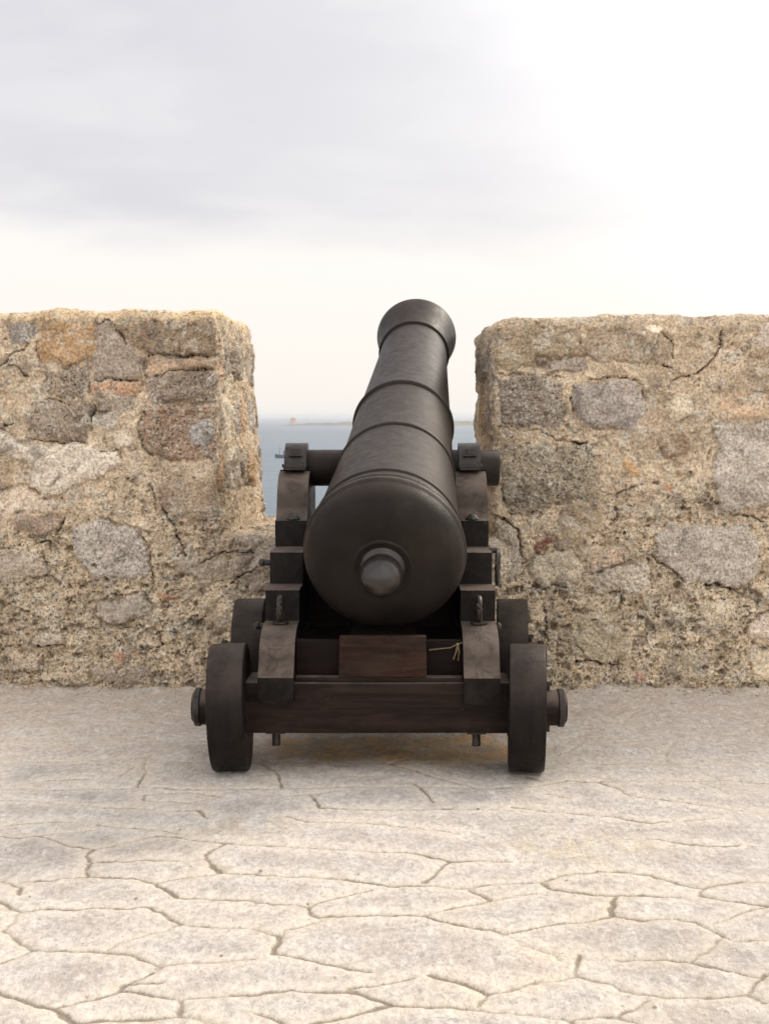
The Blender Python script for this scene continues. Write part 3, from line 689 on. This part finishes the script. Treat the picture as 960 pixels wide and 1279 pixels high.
def build_wall():
    X = lines((-4.2, -1.95, .02), (-1.95, -1.80, .01), (-1.80, XL, .0048), (XL, XR, .0085), (XR, 1.80, .0048), (1.80, 1.95, .01), (1.95, 4.2, .02))
    Z = lines((-.06, 0, .03), (0, ZS, .0048), (ZS, ZT, .0048))
    Y = lines((WY0, WY0 + .12, .006), (WY0 + .12, WY1 - .1, .012), (WY1 - .1, WY1, .01))
    iXL, iXR, iZS = np.argmin(abs(X - XL)), np.argmin(abs(X - XR)), np.argmin(abs(Z - ZS))
    NX, NY, NZ = len(X) - 1, len(Y) - 1, len(Z) - 1
    quads = []
    def quad(axis, a0, fixed, r1, r2, flip):
        """axis: fixed axis; r1, r2: index ranges on the other two axes (in xyz order)"""
        i = np.arange(*r1); k = np.arange(*r2); I, K = np.meshgrid(i, k, indexing='ij'); I = I.ravel(); K = K.ravel()
        def v(p, q):
            if axis == 0: return np.stack([np.full_like(p, fixed), p, q], -1)
            if axis == 1: return np.stack([p, np.full_like(p, fixed), q], -1)
            return np.stack([p, q, np.full_like(p, fixed)], -1)
        c = [v(I, K), v(I + 1, K), v(I + 1, K + 1), v(I, K + 1)]
        if flip: c = c[::-1]
        quads.append(np.stack(c, 1))
    for f, fl in ((0, False), (NY, True)):
        quad(1, 0, f, (0, NX), (0, iZS), fl)
        quad(1, 0, f, (0, iXL), (iZS, NZ), fl); quad(1, 0, f, (iXR, NX), (iZS, NZ), fl)
    quad(2, 0, NZ, (0, iXL), (0, NY), False); quad(2, 0, NZ, (iXR, NX), (0, NY), False)
    quad(2, 0, iZS, (iXL, iXR), (0, NY), False)
    quad(0, 0, iXL, (0, NY), (iZS, NZ), False); quad(0, 0, iXR, (0, NY), (iZS, NZ), True)
    quad(0, 0, 0, (0, NY), (0, NZ), True); quad(0, 0, NX, (0, NY), (0, NZ), False)
    Q = np.concatenate(quads)                                   # n,4,3 index triples
    key = (Q[..., 0].astype(np.int64) * 10000 + Q[..., 1]) * 10000 + Q[..., 2]
    uq, inv = np.unique(key.ravel(), return_inverse=True); Fq = inv.reshape(-1, 4)
    kz = uq % 10000; ky = (uq // 10000) % 10000; kx = uq // 100000000
    P = np.c_[X[kx], Y[ky], Z[kz]]
    def sdf(P):
        def rb(x0, x1, z0, z1, r):
            cx, hx = (x0 + x1) / 2, (x1 - x0) / 2 - r; cy, hy = (WY0 + WY1) / 2, (WY1 - WY0) / 2 - r; cz, hz = (z0 + z1) / 2, (z1 - z0) / 2 - r
            q = np.abs(P - (cx, cy, cz)) - (hx, hy, hz)
            return np.linalg.norm(np.maximum(q, 0), axis=1) + np.minimum(q.max(1), 0) - r
        return np.minimum(np.minimum(rb(-4.2, XL, -1, ZT, .035), rb(XR, 4.2, -1, ZT, .05)), rb(-4.2, 4.2, -1, ZS, .02))
    S = P.copy(); e = 1e-3
    def grad(S):
        g = np.stack([(sdf(S + d) - sdf(S - d)) / (2 * e) for d in np.eye(3) * e], 1)
        return g / (np.linalg.norm(g, axis=1, keepdims=True) + 1e-9)
    for _ in range(3): S = S - grad(S) * sdf(S)[:, None]
    N = grad(S + grad(S) * .004)
    # ---- fields
    front = np.clip(-N[:, 1], 0, 1)
    Wp = S.copy()
    wx = fbm(S, 12, 4, .6, 3) * .018 + fbm(S, 55, 3, .65, 4) * .008; wz = fbm(S, 12, 4, .6, 8) * .018 + fbm(S, 55, 3, .65, 9) * .008
    # the layout wraps round the inner cheeks: depth continues the face sideways
    dep = np.clip(S[:, 1] - WY0, 0, 9)
    lay_x = np.where((S[:, 0] < XL + .03), S[:, 0] + dep, np.where(S[:, 0] > XR - .03, S[:, 0] - dep, S[:, 0])) + wx
    lay_z = S[:, 2] + wz
    low = sstep(.95, .45, S[:, 2] + .25 * fbm(S, 2.2, 3, .5, 30))
    mort = srgb((180, 163, 139))[None] * np.ones((len(S), 1))
    col = mort * (1 + .12 * fbm(S, 2.6, 3, .5, 31)[:, None]) + low[:, None] * np.array([.03, .03, .02])
    capm = sstep(ZT - .055, ZT - .025, S[:, 2] + .012 * fbm(S, 12, 2, .5, 77)) * (S[:, 0] < -.3)
    coarse = .40 + .5 * low; h = np.zeros(len(S))
    inset = np.zeros(len(S)); crack = np.zeros(len(S))
    stones = [(c, hh, co, [wall_pt(o, a, b) for a, b in pl]) for o, c, hh, co, pl in STONES]
    # stones out of the picture and round the corners
    rr = np.random.default_rng(11); pal = [(178,150,116),(160,142,118),(196,180,156),(150,134,116),(186,150,110),(172,160,146)]
    def blob(cx, cz, rx, rz):
        n = 9; a0 = rr.random() * 6
        return [(cx + rx * (.8 + .35 * rr.random()) * math.cos(a0 + 2*math.pi*i/n), cz + rz * (.8 + .35 * rr.random()) * math.sin(a0 + 2*math.pi*i/n)) for i in range(n)]
    for side in (-1, 1):
        xx = 1.95 if side > 0 else -1.95
        for k in range(7):
            zc = .12 + k * .235; x_ = xx * 1.0
            while abs(x_) < 4.2:
                wd = .10 + .12 * rr.random(); x_ += side * wd
                stones.append((pal[rr.integers(6)], 5 + 9 * rr.random(), .2 + .5 * rr.random(), blob(x_, zc + .03 * rr.normal(), wd * .88, .095)))
                x_ += side * (wd + .02)
    for zc, ls in ((.95, (.12, .36, .40)), (1.2, (.05, .30, .30)), (1.45, (.10, .26, .44))):   # cheeks
        for sx, sg in ((XL, 1), (XR, -1)):
            x_ = 0.03
            for L in ls: stones.append((pal[rr.integers(6)], 5 + 5 * rr.random(), .3 + .5 * rr.random(), blob(sx + sg * (x_ + L / 2), zc, L / 2 * .9, .10))); x_ += L
    for x_ in (-.55, -.2, .15, .42): stones.append((pal[rr.integers(6)], 7, .5, blob(x_, .56, .15, .13)))
    for x_ in (-.5, -.1, .3): stones.append((pal[rr.integers(6)], 7, .5, blob(x_, .2, .17, .13)))
    cheek = sstep(.5, .9, np.abs(N[:, 0])) + sstep(.4, .8, N[:, 2])
    for c, hh, co, pl in stones:
        px = [q[0] for q in pl]; pz = [q[1] for q in pl]
        m = np.where((lay_x > min(px) - .03) & (lay_x < max(px) + .03) & (lay_z > min(pz) - .03) & (lay_z < max(pz) + .03) & (N[:, 2] < .8))[0]
        if not len(m): continue
        sdv = poly_sd(lay_x[m], lay_z[m], pl); sdv = sdv + .010 * fbm(S[m], 24, 3, .65, 93); f = sstep(-.006, .008, sdv)
        c_ = (srgb(c)[None] * .70 + srgb(c).mean() * .27 * np.array([1.06, 1.0, .90])) * (1 + .10 * fbm(S[m], 9, 2, .5, 91)[:, None])
        col[m] = col[m] * (1 - f[:, None]) + c_ * f[:, None]
        coarse[m] = coarse[m] * (1 - f) + co * f
        nr = sstep(-.25, .45, fbm(S[m], 6, 3, .55, 97))
        rim = np.exp(-((sdv + .003) / .0075) ** 2) * nr
        h[m] += f * hh * .0014 * (.55 + .45 * sstep(0, .035, sdv)) - rim * .017
        h[m] += f * np.round(fbm(S[m] * (1, 1, 1.6), 11, 4, .6, int(abs(c[0]) + c[2])) * 2.5) * .0022
        crack[m] = np.maximum(crack[m], .62 * np.exp(-((sdv + .003) / .0035) ** 2) * nr)
        inset[m] = np.maximum(inset[m], f)
    col = col * (1 - capm[:, None]) + srgb((204, 182, 148)) * capm[:, None]; coarse = np.where(capm > .5, .35, coarse)
    # relief
    rub = (1 - inset)
    h += fbm(S, 2.1, 3, .5, 101) * .010 + fbm(S, 8, 4, .55, 102) * .010
    h += fbm(S, 30, 4, .62, 103) * (.0025 + .005 * coarse)
    d1, id1 = worley(S + .004 * fbm(S, 50, 1, .5, 5)[:, None], 26, 7)
    peb = np.clip(.62 - d1, 0, 1) * (id1 > .45)
    h += peb * .026 * (coarse * .9) * (.15 + .85 * rub)
    pc = (peb > .22) * coarse * (.2 + .8 * rub)
    tone = np.where((id1 > .82)[:, None], srgb((220, 208, 186)), np.where((id1 > .70)[:, None], srgb((118, 106, 94)), srgb((176, 156, 130))))
    col = col * (1 - .45 * pc[:, None]) + tone * .45 * pc[:, None]
    d2, id2 = worley(S, 44, 19)
    pit = (.25 + .75 * rub) * sstep(.42, .18, d2 + .25 * fbm(S, 90, 2, .6, 46)) * (id2 > 1 - .42 * coarse) * sstep(-.2, .3, fbm(S, 7, 2, .5, 44) + .6 * low)
    h -= pit * .016
    d3, id3 = worley(S, 15, 29)
    pit2 = sstep(.34, .10, d3 + .22 * fbm(S, 40, 3, .6, 45)) * (id3 > 1 - .18 * coarse * low)
    h -= pit2 * .026 * rub
    cv = fbm(S * (1, 1, 1.35), 19, 5, .62, 140); cav = sstep(.30, .52, cv) * np.clip(coarse * 1.15 - .18, 0, 1) * (.45 + .55 * rub)
    h -= cav * .024
    tr = fbm(S * (.8, 1, 1.3), 6.5, 5, .60, 150) * 4.5; fr = tr - np.floor(tr)
    h += (np.floor(tr) + sstep(.38, .62, fr)) * .0042 * (.35 + .8 * low) * (.5 + .5 * rub)
    tr = fbm(S * (.7, 1, 1.2), 20, 4, .62, 160) * 3.5; fr = tr - np.floor(tr)
    h += (np.floor(tr) + sstep(.3, .7, fr)) * .0026 * (.3 + coarse)
    col = col * (1 - .35 * cav[:, None])
    # traced cracks and holes
    for o, s, pts in CRACKS:
        q = [wall_pt(o, a, b) for a, b in pts]
        for (ax, az), (bx, bz) in zip(q, q[1:]):
            m = np.where((lay_x > min(ax, bx) - .03) & (lay_x < max(ax, bx) + .03) & (lay_z > min(az, bz) - .03) & (lay_z < max(az, bz) + .03))[0]
            dx, dz = bx - ax, bz - az
            t = np.clip(((lay_x[m] - ax) * dx + (lay_z[m] - az) * dz) / (dx * dx + dz * dz + 1e-9), 0, 1)
            d = np.hypot(lay_x[m] - ax - t * dx, lay_z[m] - az - t * dz) + .0025 * np.abs(vnoise(S[m], 70, 4))
            h[m] = np.minimum(h[m], h[m] - .017 * s * sstep(.0035 + .0030 * s, .0008, d))
            crack[m] = np.maximum(crack[m], np.clip(1.25 - d / (.0022 + .0022 * s), 0, 1))
    for o, a, b, r in HOLES:
        cx, cz = wall_pt(o, a, b); r = r / 3 / 288
        m = np.where((abs(lay_x - cx) < r * 2) & (abs(lay_z - cz) < r * 2))[0]
        d = np.hypot(lay_x[m] - cx, (lay_z[m] - cz) * 1.3) + .25 * r * vnoise(S[m], 60, 6)
        h[m] -= .035 * sstep(r * 1.05, r * .6, d)
    fade = np.where(S[:, 2] < .02, .6, 1)
    V = S + N * (h * fade)[:, None]
    # leaning cheeks and uneven top line
    dp = (S[:, 1] - WY0) / (WY1 - WY0); zc = np.clip((ZT - S[:, 2]) / (ZT - ZS), 0, 1)
    lx = sstep(XL - .5, XL, S[:, 0]) * (S[:, 0] < XL + .05) * (S[:, 2] > ZS - .15)
    V[:, 0] += lx * dp * (.035 + .075 * zc) * sstep(ZS - .15, ZS + .02, S[:, 2])
    topm = sstep(ZT - .3, ZT, S[:, 2])
    V[:, 2] += topm * np.where(S[:, 0] < 0, .012 * sstep(-1.7, -1.3, S[:, 0]) - .006, -.022 - .012 * sstep(1.1, .5, S[:, 0]))
    V[:, 2] += topm * fbm(S * (1, .4, 0), 5, 3, .5, 120) * .004
    fz = S[Fq].mean(1)
    up = fz[:, 2] > ZS + 1e-4; lm = up & (fz[:, 0] < XL + .06); rm = up & (fz[:, 0] > XR - .06) & ~lm; base = ~(lm | rm)
    root = empty('fortress_wall', (0, WY0, 0))
    tag(root, 'old rubble stone parapet wall with an open embrasure in the middle', 'wall')
    for name, mask, lab in (('wall_base', base, None), ('merlon', lm, 'stone merlon on the left with a sunlit ochre inner cheek'), ('merlon', rm, 'stone merlon on the right with a smooth grey stone')):
        ff = Fq[mask]; u, iv = np.unique(ff.ravel(), return_inverse=True)
        VV = V[u] - np.array([0, WY0, 0])
        o = np_mesh(name, VV, iv.reshape(-1, 4), {'tint': np.clip(col[u], 0, 1), 'coarse': np.clip(coarse[u], 0, 1), 'crack': crack[u]}, M_WALL, root)
        if lab: o['label'] = lab
build_wall()

# ------------------------------------------------------------------ the cannon
CAN = empty('cannon', (-.022, 4.69, 0)); OFF = Vector((-.022, 4.69, 0))
tag(CAN, 'black iron cannon on a stepped wooden truck carriage aimed out through the embrasure', 'cannon')
CARR_YAW = R(-.7)
CY = Matrix.Rotation(CARR_YAW, 4, 'Z')
def place(o, loc=(0, 0, 0), rot=None):
    """carriage parts: world position at zero yaw, given relative to the cannon base"""
    o.parent = CAN; o.location = CY @ Vector(loc)
    r = CARR_YAW + (rot or 0); o.rotation_euler = (0, 0, r)
    return o
yo = 4.69

# barrel, built along +Y from the base ring
Bp = Vector((0, 4.75, .7308)) - OFF; Dd = Vector((.1590, 2.25, .8598)); DL = Dd.length
rotq = Dd.to_track_quat('Y', 'Z')
def arc(t0, r0, t1, r1, n=6, bulge=.0):
    return [(t0 + (t1 - t0) * i / n, r0 + (r1 - r0) * i / n + bulge * math.sin(math.pi * i / n)) for i in range(n + 1)]
def ringmould(t, r, hw, hh, n=6):
    return [(t - hw + 2 * hw * i / n, r + hh * math.sin(math.pi * i / n) ** .6) for i in range(n + 1)]
prof = [(-.104, .0), (-.104, .060), (-.108, .080), (-.110, .090), (-.1125, .096), (-.1125, .099), (-.110, .1020), (-.1065, .1040), (-.1065, .110), (-.1070, .130), (-.105, .165), (-.098, .196), (-.086, .224), (-.070, .2440), (-.050, .2590), (-.028, .2685), (-.010, .2720), (-.004, .2735),
        (.004, .2785), (.014, .2800), (.028, .2785), (.034, .273), (.036, .2675), (.046, .2665), (.050, .268), (.056, .2715), (.066, .2715), (.072, .268), (.075, .263), (.10, .2605)]
prof += ringmould(.128, .2585, .012, .006)
prof += [(.155, .256), (.35, .244), (.62, .2245)]
prof += ringmould(.66, .2215, .014, .0075) + [(.69, .2185), (.9, .2110), (1.14, .2025)]
prof += ringmould(1.18, .2005, .016, .012) + [(1.21, .1975), (1.5, .184), (1.8, .170), (2.02, .1605), (2.11, .158)]
prof += ringmould(2.14, .1575, .013, .012) + [(2.165, .1575), (2.20, .160), (2.25, .167), (2.30, .1765), (2.35, .187), (2.385, .1935), (2.405, .196), (2.42, .195), (2.428, .188), (2.43, .175), (2.43, .085), (2.42, .078), (2.1, .075), (1.6, .075), (1.6, 0)]
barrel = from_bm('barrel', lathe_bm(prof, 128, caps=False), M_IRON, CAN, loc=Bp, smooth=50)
barrel.rotation_mode = 'QUATERNION'; barrel.rotation_quaternion = rotq
kn = [(-.100, .082), (-.110, .074), (-.116, .067)] + [(-.160 - .080 * math.cos(R(a)), .0715 * math.sin(R(a))) for a in range(120, -1, -8)]
from_bm('cascabel', lathe_bm(kn[::-1], 64, caps=False), M_KNOB, barrel, smooth=60)
# trunnions: cylinder across, below the bore line
TZ, TY = .995, 5.55
def trunnion(x0, x1):
    bm = lathe_bm([(x0, 0), (x0, .066), (x0 + .006, .072), (x1 - .006, .072), (x1, .066), (x1, 0)], 40, caps=False, axis_mat=Matrix.Rotation(-math.pi / 2, 4, 'Z'))
    o = from_bm('trunnion', bm, M_IRON, None, smooth=50)
    o.parent = barrel
    o.matrix_parent_inverse = (Matrix.Translation(Bp) @ rotq.to_matrix().to_4x4()).inverted()
    o.location = Vector((0, TY, TZ)) - OFF
    return o
trunnion(-.415 + .022, -.12); trunnion(.19, .452)

# cheeks
def cheek_profile():
    p = [(4.565, .250), (4.565, .338)]
    p += [(4.585 , .352), (4.600, .372), (4.612, .398), (4.628, .425), (4.655, .450), (4.695, .470), (4.740, .482), (4.80, .486)]
    p += [(4.845, .487), (4.848, .594), (5.02, .596), (5.023, .709), (5.235, .711), (5.238, .808)]
    p += [(5.275, .812), (5.295, .830), (5.310, .858), (5.325, .895), (5.345, .930), (5.375, .958), (5.41, .975), (5.45, .984), (5.474, .985)]
    for i in range(0, 13): a = math.pi + math.pi * i / 12; p.append((TY + .077 * math.cos(a), .990 + .077 * math.sin(a)))
    p += [(5.64, .985), (5.72, .975), (5.775, .94), (5.79, .87), (5.79, .60), (5.76, .36), (5.70, .325), (5.42, .325), (5.40, .36), (5.30, .42), (5.12, .44), (4.94, .40), (4.86, .34), (4.82, .318), (4.60, .318), (4.598, .250)]
    return [(a - yo, b) for a, b in p]
def cheek(x0, x1, seed):
    bm = bmesh.new(); pr = cheek_profile()
    A = [bm.verts.new((x0, a, b)) for a, b in pr]; B = [bm.verts.new((x1, a, b)) for a, b in pr]
    n = len(pr); bm.faces.new(A); bm.faces.new(B[::-1])
    for i in range(n): j = (i + 1) % n; bm.faces.new((A[i], B[i], B[j], A[j]))
    bmesh.ops.recalc_face_normals(bm, faces=bm.faces)
    side = [e for e in bm.edges if len(e.link_faces) == 2 and e.calc_face_angle(0) > R(32)]
    bmesh.ops.bevel(bm, geom=side, offset=.005, segments=2, profile=.6, affect='EDGES', clamp_overlap=True)
    o = from_bm('cheek', bm, M_WOOD, None, smooth=35); place(o); return o
cL = cheek(-.395, -.277, 1); cR = cheek(.285, .405, 2)

# beams
def pbox(name, x0, x1, y0, y1, z0, z1, m, bw=.006, seed=0):
    o = wood_box(name, x0, x1, y0 - yo, y1 - yo, z0, z1, m, None, bw, 4, .0012, seed); place(o); return o
pbox('axle_beam', -.44, .442, 4.600, 4.79, .145, .316, M_WOODX, .008, 1)
pbox('axle_beam', -.44, .445, 5.45, 5.65, .165, .323, M_WOODX, .008, 2)
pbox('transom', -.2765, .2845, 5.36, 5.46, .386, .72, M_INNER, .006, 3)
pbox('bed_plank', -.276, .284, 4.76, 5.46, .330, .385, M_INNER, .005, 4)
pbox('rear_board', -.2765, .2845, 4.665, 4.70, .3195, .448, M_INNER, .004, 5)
pbox('rail', -.2755, .2835, 4.61, 4.655, .3175, .333, M_WOODX, .004, 5)
pbox('quoin', -.128, .162, 4.600, 4.645, .3350, .470, M_QUOIN, .005, 6)
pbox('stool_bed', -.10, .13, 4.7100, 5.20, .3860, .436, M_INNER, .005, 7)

# axle arms with linchpins, wheels
def arm(x0, x1, y, z, r):
    s = 1 if x1 > 0 else -1
    pr = [(x0, 0), (x0, r + .006), (x1 - .012 * s, r), (x1, r - .012), (x1, 0)]
    if s < 0: pr = pr[::-1]
    bm = lathe_bm(pr, 40, caps=False, axis_mat=Matrix.Rotation(-math.pi / 2, 4, 'Z'))
    o = from_bm('axle_arm', bm, M_WOODX, None, smooth=40); place(o, (0, y - yo, z))
    xe = x1 - .062 * s
    bm = tube_bm([(xe, 0, -r - .022), (xe, 0, r + .022)], .0075, 8); box_bm(bm, xe - .012, xe + .012, -.012, .012, r + .018, r + .030)
    from_bm('linchpin', bm, M_FIT, o, smooth=40)
    bm = lathe_bm([(x1 - .030 * s, r + .003), (x1 - .027 * s, r + .006), (x1 - .011 * s, r + .006), (x1 - .008 * s, r + .002)][::s], 40, caps=False, axis_mat=Matrix.Rotation(-math.pi / 2, 4, 'Z'))
    from_bm('iron_band', bm, M_FIT, o, smooth=40)
def wheel(x, y, rad, wd, yaw=0, camber=0, label=None):
    h = wd / 2
    pr = [(-h, .0), (-h, rad * .30), (-h - .004, rad * .31), (-h - .004, rad * .45), (-h, rad * .46), (-h, rad - .006), (-h + .002, rad - .002), (-h + .006, rad), (h - .006, rad), (h - .002, rad - .002), (h, rad - .006), (h, rad * .46), (h + .004, rad * .45), (h + .004, rad * .31), (h, rad * .30), (h, 0)]
    bm = lathe_bm(pr, 88, caps=False, axis_mat=Matrix.Rotation(-math.pi / 2, 4, 'Z'))
    o = from_bm('wheel', bm, M_WHEEL, None, smooth=40); place(o, (x, y - yo, rad + .001), yaw)
    o.rotation_euler = (0, camber, CARR_YAW + yaw)
    return o
wheel(-.500, 4.69, .2145, .120, R(1.5), R(-1.8))
wheel(.502, 4.69, .2145, .121, R(-3.8), R(.3))
wheel(-.520, 5.55, .235, .120, R(0.5), R(-.5))
wheel(.519, 5.55, .235, .121, R(-3.5), 0)
arm(-.436, -.628, 4.69, .2145, .059); arm(.438, .636, 4.69, .2145, .059)
arm(-.436, -.648, 5.55, .240, .059); arm(.438, .655, 5.55, .240, .059)

# iron fittings
def ringbolt(x, y, z):
    """eye standing on the cheek step: seen edge-on, loop in the fore-and-aft plane"""
    a = [(x, y - yo + .030 * math.cos(t), z + .052 + .036 * math.sin(t)) for t in [R(-90 + 24 * i) for i in range(15)]]
    bm = tube_bm(a, .0115, 10, closed=True)
    tube_bm([(x, y - yo, z - .01), (x, y - yo, z + .022)], .013, 10, bm)
    bm2 = lathe_bm([(0, 0), (0, .030), (.005, .030), (.007, .024), (.007, 0)], 20, caps=False, axis_mat=Matrix.Translation((x, y - yo, z + .001)) @ Matrix.Rotation(math.pi / 2, 4, 'X'))
    o = from_bm('ring_bolt', bm, M_FIT, None, smooth=50); place(o)
    w_ = from_bm('washer', bm2, M_FIT, None, smooth=40); w_.parent = o
    return o
ringbolt(-.338, 4.785, .487); ringbolt(.345, 4.785, .487)
def stepbolt(x, y, z):
    bm = lathe_bm([(0, 0), (0, .026), (.004, .027), (.008, .023), (.020, .012), (.024, 0)], 8, caps=False, axis_mat=Matrix.Translation((x, y - yo, z)) @ Matrix.Rotation(math.pi / 2, 4, 'X'))
    o = from_bm('bolt_head', bm, M_FIT, None, smooth=30); place(o)
stepbolt(-.328, 5.262, .810); stepbolt(.345, 5.262, .810)
def capsquare(x0, x1):
    """iron strap bent over the trunnion, hinged flange at each end, with a key through it"""
    bm = bmesh.new(); ro, ri = .092, .0755; n = 22; R_ = []
    pts = [(-.145, .006)] + [(-.100, .006)] + [(ro * math.cos(math.pi - math.pi * i / n), .006 + ro * math.sin(math.pi - math.pi * i / n)) for i in range(n + 1)] + [(.100, .006), (.145, .006)]
    inn = [(-.145, -.004)] + [(-.095, -.004)] + [(ri * math.cos(math.pi - math.pi * i / n), -.004 + ri * math.sin(math.pi - math.pi * i / n)) for i in range(n + 1)] + [(.095, -.004), (.145, -.004)]
    loop = pts + inn[::-1]
    A = [bm.verts.new((x0, a, b)) for a, b in loop]; B = [bm.verts.new((x1, a, b)) for a, b in loop]; m = len(loop); k = len(pts)
    for i in range(m): j = (i + 1) % m; bm.faces.new((A[i], B[i], B[j], A[j]))
    for X_ in (A, B):
        for i in range(k - 1): bm.faces.new((X_[i], X_[i + 1], X_[m - 2 - i], X_[m - 1 - i]))
    o = from_bm('cap_square', bm, M_FIT, None, smooth=35); place(o, (0, TY - yo, .992 + .004))
    xm = (x0 + x1) / 2
    bm = bmesh.new(); box_bm(bm, xm - .013, xm + .013, -.088, -.062, .055, .078); box_bm(bm, xm - .026, xm + .026, -.094, -.070, .048, .0545); bevel(bm, .002, 30, 1)
    from_bm('key', bm, M_FIT, o, smooth=30)
    bm = bmesh.new(); box_bm(bm, x0 - .004, x1 + .004, -.155, -.096, .0065, .018); bevel(bm, .003, 30, 1)
    from_bm('strap_plate', bm, M_FIT, o, smooth=30)
capsquare(-.378, -.292); capsquare(.303, .388)
# pins through and under the beam
for x in (-.342, .331):
    bm = bmesh.new(); box_bm(bm, x - .032, x + .032, 4.625 - yo, 4.685 - yo, .137, .1445); bevel(bm, .002, 30, 1)
    o = from_bm('bolt_plate', bm, M_FIT, None, smooth=30); place(o)
    bm = tube_bm([(x, 4.655 - yo, .137), (x, 4.655 - yo, .092)], .014, 12); place_o = from_bm('bolt_end', bm, M_FIT, o, smooth=40)
# side pins on the outer faces of the cheeks
for x0, x1, y, z in ((-.395, -.432, 5.12, .662), (-.395, -.438, 5.0, .445), (.405, .425, 5.0, .445)):
    s = 1 if x1 > 0 else -1
    bm = tube_bm([(x0 - .005 * s, y - yo, z), (x1, y - yo, z)], .0115, 12)
    bmesh.ops.create_icosphere(bm, subdivisions=2, radius=.015, matrix=Matrix.Translation((x1, y - yo, z)))
    o = from_bm('side_pin', bm, M_FIT, None, smooth=60); place(o)
# hanging ring on the right cheek
bm = tube_bm([(.402, 5.13 - yo, .705), (.425, 5.13 - yo, .708), (.436, 5.13 - yo, .700)], .011, 10)
o = from_bm('eye_bolt', bm, M_FIT, None, smooth=60); place(o)
loop = [(.432 + .006 * math.sin(t), 5.13 - yo + .046 * math.sin(t), .645 + .062 * math.cos(t)) for t in [2 * math.pi * i / 22 for i in range(22)]]
from_bm('hanging_ring', tube_bm(loop, .008, 10, closed=True), M_FIT, o, smooth=60)

# twine tied across behind the quoin
root = empty('twine', (.2, 4.655, .415))
tag(root, 'short length of pale twine with a knot tied between the cheeks beside the wooden block', 'twine')
bm = tube_bm([(-.05, 0, .002), (-.02, -.005, .006), (.02, -.004, .010), (.045, 0, .022), (.062, .004, .026), (.082, .006, .012)], .0022, 6)
from_bm('strand', bm, M_TWINE, root, smooth=60)
bm = tube_bm([(.045, 0, .022), (.040, -.006, -.004), (.030, -.008, -.030)], [.004, .003, .002], 6); tube_bm([(.046, 0, .020), (.050, -.006, -.005), (.046, -.008, -.033)], [.004, .003, .002], 6, bm)
bmesh.ops.create_icosphere(bm, subdivisions=2, radius=.0065, matrix=Matrix.Translation((.045, -.002, .02)))
from_bm('knot', bm, M_TWINE, root, smooth=60)

# small loose stones and grit on the paving
def grit():
    rr = np.random.default_rng(3); bm = bmesh.new()
    for _ in range(900):
        far = rr.random() < .80
        if far: x, y = rr.uniform(-1.9, 1.9), WY0 - abs(rr.normal()) * .06 - .004
        else: x, y = rr.uniform(-1.5, 1.5), rr.uniform(2.7, 6.0)
        s = (.0025 + .006 * rr.random() ** 3) * (1 if far else .55)
        M = Matrix.Translation((x, y, s * .35)) @ Matrix.Rotation(rr.random() * 6, 4, 'Z') @ Matrix.Diagonal((s * rr.uniform(.8, 1.5), s * rr.uniform(.8, 1.3), s * rr.uniform(.5, .9), 1))
        r0 = bmesh.ops.create_icosphere(bm, subdivisions=1, radius=1, matrix=M)
        for v in r0['verts']: v.co += Vector(rr.normal(size=3) * s * .12)
    o = from_bm('grit', bm, mat_simple('grit_stone', (.28, .23, .17), (.5, .44, .36), 60, .95, .001, .1), smooth=20)
    tag(o, 'scattered grit and stone crumbs on the paving along the wall foot', 'grit', kind='stuff')
grit()

# ------------------------------------------------------------------ sea haze
def haze():
    bm = bmesh.new(); box_bm(bm, -31000, 31000, -700, 41000, SEA_Z - 2.2, 8)
    m = bpy.data.materials.new('sea_haze'); m.use_nodes = True; t = NT(m.node_tree)
    v = t.n('ShaderNodeVolumePrincipled'); v.inputs['Color'].default_value = C4(.93, .96, 1.0); v.inputs['Density'].default_value = .00022
    v.inputs['Anisotropy'].default_value = .2
    o = t.n('ShaderNodeOutputMaterial'); t.l(v.outputs[0], o.inputs['Volume'])
    ob = from_bm('haze', bm, m); tag(ob, 'pale sea haze that fades the far headland', 'haze', kind='stuff')
haze()
